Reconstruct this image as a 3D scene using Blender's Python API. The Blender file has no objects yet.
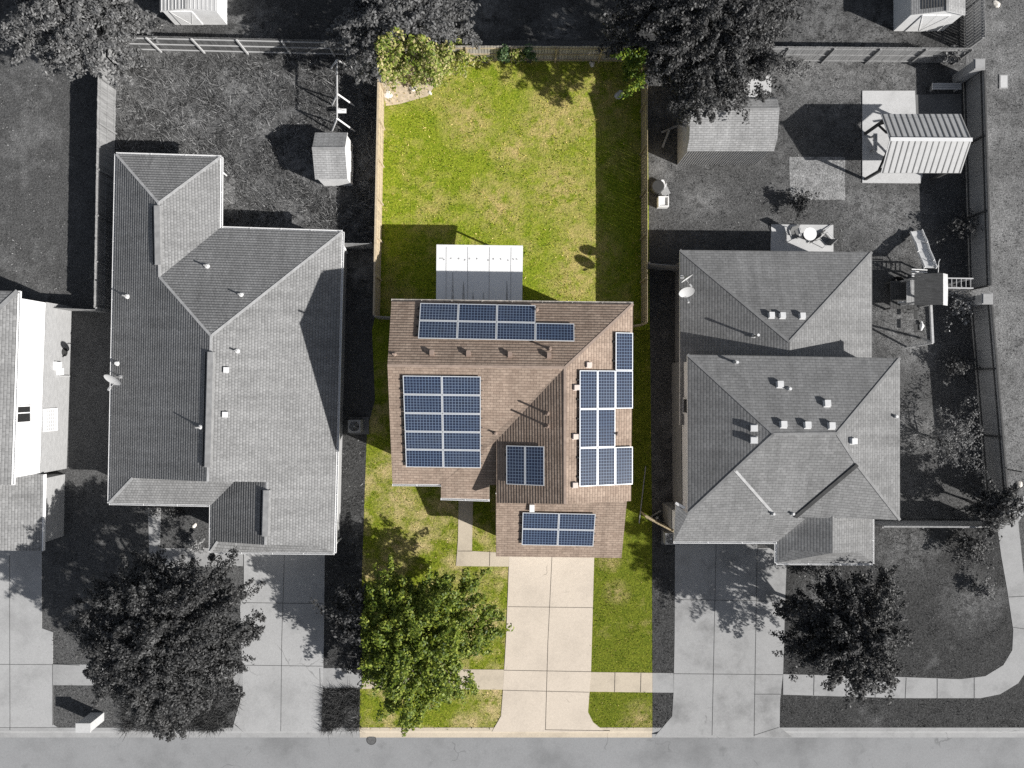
import bpy, bmesh, math, random
import numpy as np
from mathutils import Vector, Matrix
from mathutils.bvhtree import BVHTree

random.seed(7)
RNG = np.random.default_rng(7)
C = bpy.context.scene.collection
H = 42.0                 # drone height in metres
S = 60.0 / 1024          # ground metres covered by one pixel straight below


def W(px, py, h=0.0):
    k = S * (H - h) / H
    return Vector(((px - 512) * k, (384 - py) * k, h))


# ------------------------------------------------------------------ materials
def nodes_of(name):
    m = bpy.data.materials.new(name)
    m.use_nodes = True
    nt = m.node_tree
    b = nt.nodes['Principled BSDF']
    b.inputs['Roughness'].default_value = 0.85
    b.inputs['Specular IOR Level'].default_value = 0.25
    return m, nt, b


def N(nt, t, **kw):
    n = nt.nodes.new(t)
    for k, v in kw.items():
        if k in n.inputs:
            n.inputs[k].default_value = v
        else:
            setattr(n, k, v)
    return n


def ramp(nt, fac, stops):
    r = nt.nodes.new('ShaderNodeValToRGB')
    e = r.color_ramp.elements
    while len(e) < len(stops):
        e.new(0.5)
    for el, (p, c) in zip(e, stops):
        el.position = p
        el.color = c if len(c) == 4 else (*c, 1)
    nt.links.new(fac, r.inputs['Fac'])
    return r.outputs['Color']


def noise(nt, vec, scale, detail=3, rough=0.55):
    n = N(nt, 'ShaderNodeTexNoise')
    n.inputs['Scale'].default_value = scale
    n.inputs['Detail'].default_value = detail
    n.inputs['Roughness'].default_value = rough
    nt.links.new(vec, n.inputs['Vector'])
    return n.outputs['Fac']


def mix(nt, fac, a, b, mode='MIX'):
    m = N(nt, 'ShaderNodeMix', data_type='RGBA', blend_type=mode)
    for i, v in ((0, fac), (6, a), (7, b)):
        if isinstance(v, (int, float)):
            m.inputs[i].default_value = v
        elif isinstance(v, tuple):
            m.inputs[i].default_value = (*v, 1) if len(v) == 3 else v
        else:
            nt.links.new(v, m.inputs[i])
    return m.outputs[2]


def pos(nt):
    return N(nt, 'ShaderNodeNewGeometry').outputs['Position']


def bump(nt, b, h, strength, dist=0.02):
    n = N(nt, 'ShaderNodeBump')
    n.inputs['Strength'].default_value = strength
    n.inputs['Distance'].default_value = dist
    nt.links.new(h, n.inputs['Height'])
    nt.links.new(n.outputs['Normal'], b.inputs['Normal'])


def g3(v):
    return (v, v, v)


def plain(name, col, var=0.12, rough=0.8, metal=0.0, scale=3.0):
    m, nt, b = nodes_of(name)
    f = noise(nt, pos(nt), scale, 5, 0.65)
    lo = tuple(c * (1 - var) for c in col)
    hi = tuple(min(1, c * (1 + var)) for c in col)
    nt.links.new(ramp(nt, f, [(0.3, lo), (0.7, hi)]), b.inputs['Base Color'])
    b.inputs['Roughness'].default_value = rough
    b.inputs['Metallic'].default_value = metal
    return m


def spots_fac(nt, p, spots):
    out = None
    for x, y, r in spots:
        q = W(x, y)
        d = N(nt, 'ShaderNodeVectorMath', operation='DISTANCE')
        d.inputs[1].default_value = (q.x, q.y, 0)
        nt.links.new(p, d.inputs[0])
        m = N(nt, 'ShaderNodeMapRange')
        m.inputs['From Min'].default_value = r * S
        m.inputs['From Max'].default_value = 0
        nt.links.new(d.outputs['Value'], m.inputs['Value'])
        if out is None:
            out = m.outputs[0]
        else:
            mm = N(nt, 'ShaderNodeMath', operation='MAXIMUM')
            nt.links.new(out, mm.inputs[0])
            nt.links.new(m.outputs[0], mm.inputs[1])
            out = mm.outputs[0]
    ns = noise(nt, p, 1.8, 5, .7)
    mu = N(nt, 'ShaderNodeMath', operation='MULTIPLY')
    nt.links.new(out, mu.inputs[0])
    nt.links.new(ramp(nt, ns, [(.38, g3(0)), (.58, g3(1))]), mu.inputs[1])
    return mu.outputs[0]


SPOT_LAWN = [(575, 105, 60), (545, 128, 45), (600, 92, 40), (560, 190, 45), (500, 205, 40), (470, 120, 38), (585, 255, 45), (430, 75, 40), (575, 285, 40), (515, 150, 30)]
SPOT_FRONT = [(400, 500, 30), (385, 470, 20), (450, 505, 22), (425, 520, 22), (480, 620, 30), (470, 600, 25), (395, 545, 22), (490, 700, 26), (470, 725, 22), (617, 593, 16), (640, 718, 22), (610, 560, 14)]
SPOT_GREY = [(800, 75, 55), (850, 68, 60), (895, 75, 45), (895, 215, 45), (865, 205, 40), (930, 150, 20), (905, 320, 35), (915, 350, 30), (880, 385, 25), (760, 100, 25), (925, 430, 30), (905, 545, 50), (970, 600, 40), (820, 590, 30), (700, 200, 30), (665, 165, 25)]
SPOT_ROUGH = [(240, 90, 50), (170, 70, 40), (255, 120, 35), (230, 200, 55), (280, 215, 45), (150, 100, 40), (190, 120, 35), (300, 170, 30), (265, 225, 30)]
SPOT_DARK = [(155, 20, 45), (820, 25, 60), (870, 35, 50), (250, 30, 40), (480, 15, 40), (560, 30, 30)]
SPOT_PALE = [(1000, 25, 25), (1000, 60, 40), (1005, 230, 80), (1010, 330, 90), (1012, 420, 80), (990, 140, 35)]


def grass_mat(name, dark, mid, light, dry, dry_lo=0.55, dry_hi=0.75, big=0.3, spots=None):
    m, nt, b = nodes_of(name)
    p = pos(nt)
    fine = noise(nt, p, 7.0, 6, 0.75)
    med = noise(nt, p, 1.6, 4, 0.6)
    bigf = noise(nt, p, big, 4, 0.6)
    c = ramp(nt, fine, [(0.34, dark), (0.5, mid), (0.68, light)])
    f2 = ramp(nt, med, [(0.35, g3(0.0)), (0.65, g3(1.0))])
    c = mix(nt, mix(nt, 0.45, (0, 0, 0), f2), c, light)
    f3 = ramp(nt, mix(nt, 0.35, bigf, med), [(dry_lo, g3(0.0)), (dry_hi, g3(1.0))])
    c = mix(nt, mix(nt, 0.8, (0, 0, 0), f3), c, dry)
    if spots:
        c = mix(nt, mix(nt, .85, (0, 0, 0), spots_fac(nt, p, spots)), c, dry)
    c = mix(nt, 0.75, c, ramp(nt, noise(nt, p, 13.0, 3, 0.7), [(0.36, g3(0.3)), (0.64, g3(1.0))]), 'MULTIPLY')
    nt.links.new(c, b.inputs['Base Color'])
    b.inputs['Specular IOR Level'].default_value = 0.1
    bump(nt, b, fine, 0.9, 0.08)
    return m


def concrete_mat(name, col, stain=0.25, big=0.5):
    m, nt, b = nodes_of(name)
    p = pos(nt)
    a = noise(nt, p, big, 5, 0.65)
    f = noise(nt, p, 9.0, 6, 0.7)
    c = ramp(nt, a, [(0.28, tuple(x * (1 - stain) for x in col)), (0.5, col), (0.75, tuple(x * (1 + stain * 0.35) for x in col))])
    c = mix(nt, 1.0, c, ramp(nt, f, [(0.3, g3(0.84)), (0.7, g3(1.0))]), 'MULTIPLY')
    v = N(nt, 'ShaderNodeTexVoronoi')
    v.inputs['Scale'].default_value = 0.9
    nt.links.new(p, v.inputs['Vector'])
    spots = ramp(nt, v.outputs['Distance'], [(0.02, g3(0.62)), (0.05, g3(1.0))])
    c = mix(nt, 0.5, c, spots, 'MULTIPLY')
    wv = N(nt, 'ShaderNodeVectorMath', operation='ADD')
    nz = N(nt, 'ShaderNodeTexNoise')
    nz.inputs['Scale'].default_value = 1.3
    nt.links.new(p, nz.inputs['Vector'])
    nt.links.new(p, wv.inputs[0])
    nt.links.new(nz.outputs['Color'], wv.inputs[1])
    vc = N(nt, 'ShaderNodeTexVoronoi', feature='DISTANCE_TO_EDGE')
    vc.inputs['Scale'].default_value = .33
    nt.links.new(wv.outputs[0], vc.inputs['Vector'])
    line = ramp(nt, vc.outputs['Distance'], [(.004, g3(1)), (.011, g3(0))])
    msk = ramp(nt, noise(nt, p, .4, 2), [(.60, g3(0)), (.66, g3(.7))])
    c = mix(nt, mix(nt, 1.0, line, msk, 'MULTIPLY'), c, tuple(x * .5 for x in col))
    oil = ramp(nt, noise(nt, p, 1.1, 3, .5), [(.64, g3(0)), (.76, g3(1))])
    c = mix(nt, mix(nt, stain * 1.3, (0, 0, 0), oil), c, tuple(x * .45 for x in col))
    nt.links.new(c, b.inputs['Base Color'])
    b.inputs['Roughness'].default_value = 0.9
    bump(nt, b, f, 0.25, 0.01)
    return m


def shingle_mat(name, c1, c2, gap, row=0.145, contrast=1.0, bw=0.3, mort=0.02, bstr=0.9):
    m, nt, b = nodes_of(name)
    uv = N(nt, 'ShaderNodeUVMap').outputs['UV']
    br = N(nt, 'ShaderNodeTexBrick')
    br.offset = 0.5
    br.inputs['Scale'].default_value = 1.0
    br.inputs['Brick Width'].default_value = bw
    br.inputs['Row Height'].default_value = row
    br.inputs['Mortar Size'].default_value = mort
    br.inputs['Mortar Smooth'].default_value = 0.4
    br.inputs['Bias'].default_value = 0.0
    br.inputs['Color1'].default_value = (*c1, 1)
    br.inputs['Color2'].default_value = (*c2, 1)
    br.inputs['Mortar'].default_value = (*gap, 1)
    nt.links.new(uv, br.inputs['Vector'])
    p = pos(nt)
    blot = noise(nt, p, 0.55, 4, 0.6)
    fine = noise(nt, p, 6.0, 5, 0.75)
    c = mix(nt, 1.0, br.outputs['Color'], ramp(nt, blot, [(0.3, g3(0.82)), (0.7, g3(1.0))]), 'MULTIPLY')
    c = mix(nt, 1.0, c, ramp(nt, fine, [(0.3, g3(0.72)), (0.7, g3(1.0))]), 'MULTIPLY')
    nt.links.new(c, b.inputs['Base Color'])
    b.inputs['Roughness'].default_value = 0.95
    b.inputs['Specular IOR Level'].default_value = 0.1
    # courses: every row rises towards its lower edge, like lapped shingles
    sx = N(nt, 'ShaderNodeSeparateXYZ')
    nt.links.new(uv, sx.inputs[0])
    d = N(nt, 'ShaderNodeMath', operation='DIVIDE')
    d.inputs[1].default_value = row
    nt.links.new(sx.outputs['Y'], d.inputs[0])
    fr = N(nt, 'ShaderNodeMath', operation='FRACT')
    nt.links.new(d.outputs[0], fr.inputs[0])
    inv = N(nt, 'ShaderNodeMath', operation='MULTIPLY')
    inv.inputs[1].default_value = 2.3
    inv.use_clamp = True
    nt.links.new(fr.outputs[0], inv.inputs[0])
    mp = N(nt, 'ShaderNodeMapping')
    mp.inputs['Scale'].default_value = (2.2, .22, 1)
    nt.links.new(uv, mp.inputs['Vector'])
    st = noise(nt, mp.outputs[0], 1.0, 4, .6)
    c = mix(nt, 1.0, c, ramp(nt, st, [(.32, g3(.80)), (.62, g3(1.0))]), 'MULTIPLY')
    nt.links.new(c, b.inputs['Base Color'])
    ad = N(nt, 'ShaderNodeMath', operation='MULTIPLY_ADD')
    ad.inputs[1].default_value = 0.5
    nt.links.new(fine, ad.inputs[0])
    nt.links.new(inv.outputs[0], ad.inputs[2])
    bump(nt, b, ad.outputs[0], bstr, 0.016 * contrast)
    return m


def wood_mat(name, col, var=0.35, axis=2):
    m, nt, b = nodes_of(name)
    mp = N(nt, 'ShaderNodeMapping')
    sc = [7, 7, 7]
    sc[axis] = 0.6
    mp.inputs['Scale'].default_value = sc
    nt.links.new(pos(nt), mp.inputs['Vector'])
    f = noise(nt, mp.outputs[0], 1.0, 5, 0.7)
    c = ramp(nt, f, [(0.28, tuple(x * (1 - var) for x in col)), (0.7, tuple(min(1, x * (1 + var)) for x in col))])
    nt.links.new(c, b.inputs['Base Color'])
    return m


def brick_mat(name, c1, c2, gap):
    m, nt, b = nodes_of(name)
    uv = N(nt, 'ShaderNodeUVMap').outputs['UV']
    br = N(nt, 'ShaderNodeTexBrick')
    br.inputs['Scale'].default_value = 1.0
    br.inputs['Brick Width'].default_value = 0.23
    br.inputs['Row Height'].default_value = 0.076
    br.inputs['Mortar Size'].default_value = 0.008
    for k, v in (('Color1', c1), ('Color2', c2), ('Mortar', gap)):
        br.inputs[k].default_value = (*v, 1)
    nt.links.new(uv, br.inputs['Vector'])
    nt.links.new(br.outputs['Color'], b.inputs['Base Color'])
    return m


def siding_mat(name, col):
    m, nt, b = nodes_of(name)
    uv = N(nt, 'ShaderNodeUVMap').outputs['UV']
    w = N(nt, 'ShaderNodeTexWave', wave_type='BANDS', bands_direction='Y', wave_profile='SAW')
    w.inputs['Scale'].default_value = 1 / 0.16 / 3.1416 * 0.5
    nt.links.new(uv, w.inputs['Vector'])
    nt.links.new(ramp(nt, noise(nt, pos(nt), 1.5), [(0.3, tuple(x * 0.93 for x in col)), (0.7, col)]), b.inputs['Base Color'])
    bump(nt, b, w.outputs['Fac'], 0.5, 0.02)
    return m


def solar_mat(name, base, line, spec=0.5):
    """12 x 6 silicon cells with pale busbar gaps, one panel per unit UV square."""
    m, nt, b = nodes_of(name)
    uv = N(nt, 'ShaderNodeUVMap').outputs['UV']
    sx = N(nt, 'ShaderNodeSeparateXYZ')
    nt.links.new(uv, sx.inputs[0])

    def grid(out, n, wd):
        mu = N(nt, 'ShaderNodeMath', operation='MULTIPLY')
        mu.inputs[1].default_value = n
        nt.links.new(out, mu.inputs[0])
        fr = N(nt, 'ShaderNodeMath', operation='FRACT')
        nt.links.new(mu.outputs[0], fr.inputs[0])
        sb = N(nt, 'ShaderNodeMath', operation='SUBTRACT')
        sb.inputs[1].default_value = 0.5
        nt.links.new(fr.outputs[0], sb.inputs[0])
        ab = N(nt, 'ShaderNodeMath', operation='ABSOLUTE')
        nt.links.new(sb.outputs[0], ab.inputs[0])
        gt = N(nt, 'ShaderNodeMath', operation='GREATER_THAN')
        gt.inputs[1].default_value = 0.5 - wd
        nt.links.new(ab.outputs[0], gt.inputs[0])
        return gt.outputs[0]
    gx = grid(sx.outputs['X'], 12, 0.07)
    gy = grid(sx.outputs['Y'], 6, 0.07)
    mx = N(nt, 'ShaderNodeMath', operation='MAXIMUM')
    nt.links.new(gx, mx.inputs[0])
    nt.links.new(gy, mx.inputs[1])
    v = noise(nt, pos(nt), 5.0, 3)
    cell = ramp(nt, v, [(0.3, tuple(x * 0.7 for x in base)), (0.7, tuple(x * 1.35 for x in base))])
    oi = N(nt, 'ShaderNodeObjectInfo').outputs['Random']
    c = mix(nt, mx.outputs[0], cell, line)
    c = mix(nt, 1.0, c, ramp(nt, oi, [(0, (.72, .78, .85)), (1, (1.1, 1.05, 1.0))]), 'MULTIPLY')
    dust = noise(nt, pos(nt), .9, 4, .65)
    c = mix(nt, mix(nt, .05, (0, 0, 0), dust), c, (.5, .5, .5))
    nt.links.new(c, b.inputs['Base Color'])
    b.inputs['Roughness'].default_value = 0.22
    b.inputs['Specular IOR Level'].default_value = spec
    return m


def leaf_mat(name, cols, trans=0.25):
    m, nt, b = nodes_of(name)
    r = N(nt, 'ShaderNodeNewGeometry').outputs['Random Per Island']
    n = len(cols)
    c = ramp(nt, r, [(i / (n - 1), cc) for i, cc in enumerate(cols)])
    b.inputs['Roughness'].default_value = 0.55
    b.inputs['Specular IOR Level'].default_value = 0.35
    nt.links.new(c, b.inputs['Base Color'])
    t = N(nt, 'ShaderNodeBsdfTranslucent')
    nt.links.new(c, t.inputs['Color'])
    ms = N(nt, 'ShaderNodeMixShader')
    ms.inputs[0].default_value = trans
    nt.links.new(b.outputs[0], ms.inputs[1])
    nt.links.new(t.outputs[0], ms.inputs[2])
    nt.links.new(ms.outputs[0], nt.nodes['Material Output'].inputs['Surface'])
    return m


M = {}
M['ground'] = grass_mat('mown dry turf', g3(.06), g3(.11), g3(.17), g3(.19))
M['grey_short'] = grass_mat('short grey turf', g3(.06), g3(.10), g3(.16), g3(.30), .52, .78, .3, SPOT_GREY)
M['grey_rough'] = grass_mat('rough grey turf', g3(.035), g3(.08), g3(.18), g3(.34), .5, .72, .5, SPOT_ROUGH)
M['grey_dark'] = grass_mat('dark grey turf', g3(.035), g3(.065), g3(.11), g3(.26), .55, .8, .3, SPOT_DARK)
M['grey_pale'] = grass_mat('pale grey turf', g3(0.050), g3(0.115), g3(0.194), g3(0.302), .42, .7, .5, SPOT_PALE)
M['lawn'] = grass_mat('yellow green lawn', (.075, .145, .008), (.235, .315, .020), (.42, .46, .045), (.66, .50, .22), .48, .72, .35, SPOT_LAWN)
M['lawn_front'] = grass_mat('patchy front lawn', (.07, .12, .008), (.19, .25, .016), (.35, .36, .045), (.72, .55, .30), .48, .66, .6, SPOT_FRONT)
M['lawn_side'] = grass_mat('green side lawn', (.06, .10, .008), (.14, .18, .014), (.25, .27, .03), (.55, .42, .2), .56, .78, .6, SPOT_FRONT)
M['grey_front'] = grass_mat('dark front turf', g3(.03), g3(.055), g3(.10), g3(.24), .55, .8, .3, SPOT_GREY)  # darker turf tone of the corner front lawn
M['bare'] = plain('bare sandy soil', (.52, .43, .32), .25, .95, 0, 4)
M['bare_grey'] = grass_mat('dry weedy soil', g3(.10), g3(.24), g3(.42), g3(.5), .45, .7, .6)
M['drive'] = concrete_mat('cream concrete', (.59, .515, .43), .12, .4)
M['walk'] = concrete_mat('buff concrete', (.52, .45, .355), .18, .8)
M['drive_grey'] = concrete_mat('grey concrete', g3(0.324), .36, .5)
M['drive_left'] = concrete_mat('light grey concrete', g3(0.378), .22, .4)
M['walk_grey'] = concrete_mat('pavement concrete', g3(0.331), .22, .8)
M['slab'] = concrete_mat('pale slab concrete', g3(.52), .15, .6)
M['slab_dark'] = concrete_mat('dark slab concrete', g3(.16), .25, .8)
M['road'] = concrete_mat('worn street surface', (.262, .265, .27), .30, .22)
M['joint'] = plain('joint dirt', (.10, .085, .07), .4, .95, 0, 6)
M['joint_grey'] = plain('joint dirt grey', g3(.09), .4, .95, 0, 6)
M['roof_brown'] = shingle_mat('brown shingles', (.345, .262, .208), (.435, .34, .272), (.20, .15, .122), .14, 2.0, .3, .011)
M['roof_left'] = shingle_mat('mid grey shingles', g3(0.284), g3(0.344), g3(0.172), .155, 1.8, .17, .014)
M['roof_right'] = shingle_mat('grey shingles', g3(0.248), g3(0.299), g3(0.170), .15, .6, .3, .013)
M['roof_far'] = shingle_mat('pale grey shingles', g3(0.255), g3(0.323), g3(0.170), .15, 1.3, .3, .014)
M['roof_shed'] = shingle_mat('shed shingles', g3(0.383), g3(0.459), g3(0.289), .12, .5)
M['cap_grey'] = plain('ridge cap grey', g3(.25), .2)
M['cap_left'] = plain('ridge cap light', g3(.36), .2)
M['cap_mid'] = plain('ridge cap mid', g3(.20), .2)
M['cap_dark'] = plain('ridge cap dark', g3(.06), .3)
M['cap_brown'] = plain('ridge cap brown', (.29, .225, .185), .2)
M['flash'] = plain('valley flashing', g3(.40), .1)
M['vent_white'] = plain('painted vent metal', g3(.62), .08, .5)
M['vent_pale'] = plain('pale vent metal', (.58, .50, .45), .1, .5)
M['vent_tan'] = plain('tan vent metal', (.27, .205, .17), .1, .5)
M['vent_dark'] = plain('vent throat', g3(.03), .1, .6)
M['pipe'] = plain('vent pipe', g3(.30), .1, .6)
M['gutter'] = plain('white gutter', g3(.72), .06, .45)
M['white'] = plain('white paint', g3(.76), .10, .55, 0, 1.6)
M['metal_white'] = plain('white roof panel', g3(.80), .03, .35, 0, 1.0)
M['stain'] = plain('roof stain', g3(.42), .5, .8, 0, 5)
M['siding'] = siding_mat('white lap siding', g3(.78))
M['siding_bright'] = siding_mat('bright white siding', g3(.92))
M['siding_tan'] = siding_mat('tan lap siding', (.45, .41, .36))
M['brick_pale'] = brick_mat('pale brick', g3(.30), g3(.37), g3(.34))
M['brick_dark'] = brick_mat('mid brick', g3(.22), g3(.30), g3(.27))
M['brick_tan'] = brick_mat('tan brick', (.34, .29, .25), (.42, .36, .31), (.4, .37, .34))
M['brick_white'] = brick_mat('white painted brick', g3(.50), g3(.56), g3(.34))
M['glass'] = plain('dark window glass', g3(.03), .1, .08)
M['fence_lit'] = wood_mat('weathered cream cedar', (.46, .38, .27), .25)
M['fence_grey'] = wood_mat('weathered grey cedar', g3(.24), .35)
M['fence_dark'] = wood_mat('dark stained cedar', g3(0.276), .2)
M['fence_worn'] = wood_mat('worn grey cedar', g3(.12), .5)
M['fence_brown'] = wood_mat('brown cedar', (.40, .33, .22), .35)
M['fence_back'] = wood_mat('bleached cedar', (.40, .37, .34), .45)
M['rail_pale'] = wood_mat('pale rail', g3(.42), .2, 0)
M['stone'] = plain('pillar stone', g3(.38), .2, .9, 0, 5)
M['frame'] = plain('aluminium frame', (.68, .70, .72), .03, .35, .3)
M['cell'] = solar_mat('blue solar cells', (.010, .018, .044), (.14, .19, .27))
M['steel'] = plain('galvanised steel', g3(.5), .1, .4, .6)
M['steel_dark'] = plain('dark steel', g3(.05), .1, .5)
M['metal_roof'] = plain('ribbed metal roof', g3(.40), .06, .4)
M['rib'] = plain('roof rib gap', g3(.14), .1, .5)
M['timber'] = wood_mat('grey timber', g3(.30), .3, 0)
M['timber_dark'] = wood_mat('dark timber', g3(.07), .3, 0)
M['plastic_grey'] = plain('grey plastic', g3(.42), .05, .4)
M['plastic_pale'] = plain('pale plastic', g3(.62), .04, .4)
M['plastic_white'] = plain('white plastic', g3(.75), .04, .4)
M['plastic_dark'] = plain('dark plastic', g3(.045), .1, .5)
M['fabric'] = plain('sling fabric', g3(.16), .15)
M['bark'] = wood_mat('tree bark', (.09, .07, .055), .3)
M['bark_grey'] = wood_mat('grey bark', g3(.075), .3)
M['leaf_green'] = leaf_mat('maple leaves', [(.038, .068, .008), (.085, .13, .012), (.15, .205, .020), (.29, .33, .05), (.095, .14, .014)])
M['leaf_brush'] = leaf_mat('brush leaves', [(.08, .13, .018), (.19, .25, .035), (.34, .37, .08), (.50, .42, .22), (.13, .19, .025)])
M['leaf_bright'] = leaf_mat('bright leaves', [(.04, .08, .006), (.08, .14, .010), (.26, .31, .03)])
M['leaf_vine'] = leaf_mat('vine leaves', [(.04, .09, .03), (.09, .16, .06), (.2, .27, .14)])
M['leaf_dark'] = leaf_mat('dark grey leaves', [g3(0.012), g3(0.021), g3(0.038), g3(0.083), g3(0.019)], .15)
M['leaf_oak'] = leaf_mat('grey oak leaves', [g3(0.018), g3(0.032), g3(0.058), g3(0.106), g3(0.026)], .2)
M['leaf_mid'] = leaf_mat('mid grey leaves', [g3(0.078), g3(0.125), g3(0.172), g3(0.250)], .25)
M['leaf_soft'] = leaf_mat('soft grey leaves', [g3(0.076), g3(0.111), g3(0.153), g3(0.204)], .3)
M['leaf_pale'] = leaf_mat('pale grey leaves', [g3(.08), g3(.18), g3(.3), g3(.45)], .25)
def blade_mat(name, cols, trans=.2, spots=None):
    m = leaf_mat(name, cols, trans)
    nt = m.node_tree
    rp = [n for n in nt.nodes if n.type == 'VALTORGB'][0]
    geo = [n for n in nt.nodes if n.type == 'NEW_GEOMETRY'][0]
    p = geo.outputs['Position']
    a = noise(nt, p, 2.6, 4, .7)
    c = noise(nt, p, .45, 4, .6)
    f = mix(nt, .45, mix(nt, .5, a, c), geo.outputs['Random Per Island'])
    f = ramp(nt, f, [(.30, g3(0)), (.70, g3(1))])
    if spots:
        f = mix(nt, mix(nt, .42, (0, 0, 0), spots_fac(nt, p, spots)), f, g3(1.0))
    nt.links.new(f, rp.inputs['Fac'])
    return m


for k_, nm_, cols_ in (('blade_grey', 'grey grass blades', [g3(.03), g3(.075), g3(.15), g3(.42)]), ('blade_rough', 'rough grass blades', [g3(.025), g3(.07), g3(.15), g3(.36)]),
                       ('blade_dark', 'dark grass blades', [g3(.03), g3(.05), g3(.08), g3(.14)]), ('blade_pale', 'pale grass blades', [g3(.04), g3(.10), g3(.20), g3(.42)]),
                       ('blade_green', 'green grass blades', [(.045, .11, .008), (.15, .25, .013), (.35, .42, .028), (.58, .54, .08), (.88, .68, .28)]),
                       ('blade_front_grey', 'dark front grass blades', [g3(.022), g3(.05), g3(.11), g3(.36)]), ('blade_side', 'green side grass blades', [(.045, .09, .007), (.11, .16, .012), (.20, .245, .020), (.36, .35, .06), (.64, .49, .24)]),  # darker grey blades for corner lawn, verge and side strips
                       ('blade_front', 'front grass blades', [(.05, .11, .006), (.125, .20, .011), (.26, .30, .028), (.50, .44, .11), (.86, .66, .36)])):
    M[k_] = blade_mat(nm_, cols_, .25, {'blade_grey': SPOT_GREY, 'blade_rough': SPOT_ROUGH, 'blade_dark': SPOT_DARK, 'blade_pale': SPOT_PALE, 'blade_green': SPOT_LAWN, 'blade_front': SPOT_FRONT, 'blade_side': SPOT_FRONT, 'blade_front_grey': SPOT_GREY}[k_])
M['dish'] = plain('dish paint', g3(.45), .05, .4)
M['rock'] = plain('white rock', (.7, .66, .6), .15, .9, 0, 8)
M['iron'] = plain('cast iron lid', g3(.13), .3, .7, .3, 8)


# ------------------------------------------------------------------ mesh building
class MB:
    def __init__(s):
        s.v, s.f, s.uv, s.mi = [], [], [], []

    def poly(s, pts, mi=0, uv=None):
        i = len(s.v)
        s.v += [tuple(p) for p in pts]
        s.f.append(list(range(i, i + len(pts))))
        s.uv.append(uv or auto_uv([Vector(p) for p in pts]))
        s.mi.append(mi)

    def frame_box(s, c, ax, ay, az, mi=0):
        """box about c with half-axes ax, ay, az"""
        c, ax, ay, az = map(Vector, (c, ax, ay, az))
        P = lambda a, b, d: c + ax * a + ay * b + az * d
        for q in (((-1, -1, 1), (1, -1, 1), (1, 1, 1), (-1, 1, 1)), ((-1, 1, -1), (1, 1, -1), (1, -1, -1), (-1, -1, -1)),
                  ((-1, -1, -1), (1, -1, -1), (1, -1, 1), (-1, -1, 1)), ((1, -1, -1), (1, 1, -1), (1, 1, 1), (1, -1, 1)),
                  ((1, 1, -1), (-1, 1, -1), (-1, 1, 1), (1, 1, 1)), ((-1, 1, -1), (-1, -1, -1), (-1, -1, 1), (-1, 1, 1))):
            s.poly([P(*t) for t in q], mi)

    def box(s, c, size, rz=0.0, mi=0):
        x, y = Vector((math.cos(rz), math.sin(rz), 0)), Vector((-math.sin(rz), math.cos(rz), 0))
        s.frame_box(c, x * size[0] / 2, y * size[1] / 2, Vector((0, 0, size[2] / 2)), mi)

    def bar(s, a, b, w, t, mi=0, up=(0, 0, 1)):
        a, b = Vector(a), Vector(b)
        d = (b - a)
        L = d.length
        if L < 1e-6:
            return
        d /= L
        u = Vector(up)
        if abs(d.dot(u)) > 0.95:
            u = Vector((0, 1, 0))
        x = d.cross(u).normalized()
        z = x.cross(d)
        s.frame_box((a + b) / 2, d * L / 2, x * w / 2, z * t / 2, mi)

    def tube(s, pts, radii, n=8, mi=0, cap=True):
        pts = [Vector(p) for p in pts]
        if not isinstance(radii, (list, tuple)):
            radii = [radii] * len(pts)
        rings = []
        for i, p in enumerate(pts):
            d = (pts[min(i + 1, len(pts) - 1)] - pts[max(i - 1, 0)]).normalized()
            u = Vector((0, 0, 1)) if abs(d.z) < 0.9 else Vector((1, 0, 0))
            x = d.cross(u).normalized()
            y = d.cross(x).normalized()
            rings.append([p + (x * math.cos(k * 2 * math.pi / n) + y * math.sin(k * 2 * math.pi / n)) * radii[i] for k in range(n)])
        for a, b in zip(rings, rings[1:]):
            for k in range(n):
                s.poly([a[k], b[k], b[(k + 1) % n], a[(k + 1) % n]], mi)
        if cap:
            s.poly(rings[0], mi)
            s.poly(rings[-1][::-1], mi)

    def build(s, name, mats, parent=None, loc=None):
        base = Vector(loc) if loc is not None else (Vector(parent['_w']) if parent is not None else Vector((0, 0, 0)))
        me = bpy.data.meshes.new(name)
        me.from_pydata([tuple(Vector(p) - base) for p in s.v], [], s.f)
        if not isinstance(mats, (list, tuple)):
            mats = [mats]
        for m in mats:
            me.materials.append(M[m] if isinstance(m, str) else m)
        ul = me.uv_layers.new(name='UVMap')
        flat = [c for f in s.uv for t in f for c in t]
        ul.data.foreach_set('uv', flat)
        me.polygons.foreach_set('material_index', s.mi)
        me.update()
        o = bpy.data.objects.new(name, me)
        C.objects.link(o)
        o['_w'] = tuple(base)
        if parent is not None:
            o.parent = parent
            o.location = base - Vector(parent['_w'])
        else:
            o.location = base
        return o


def auto_uv(p):
    n = Vector((0, 0, 0))
    for i in range(len(p)):
        a, b = p[i], p[(i + 1) % len(p)]
        n += Vector(((a.y - b.y) * (a.z + b.z), (a.z - b.z) * (a.x + b.x), (a.x - b.x) * (a.y + b.y)))
    if n.length < 1e-9:
        return [(0, 0)] * len(p)
    n.normalize()
    if abs(n.z) > 0.995:
        u, v = Vector((1, 0, 0)), Vector((0, 1, 0))
    else:
        v = (Vector((0, 0, 1)) - n * n.z).normalized()
        u = v.cross(n).normalized()
    return [(q.dot(u), q.dot(v)) for q in p]


def tag(o, label=None, cat=None, group=None, kind=None):
    for k, v in (('label', label), ('category', cat), ('group', group), ('kind', kind)):
        if v:
            o[k] = v
    return o


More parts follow.
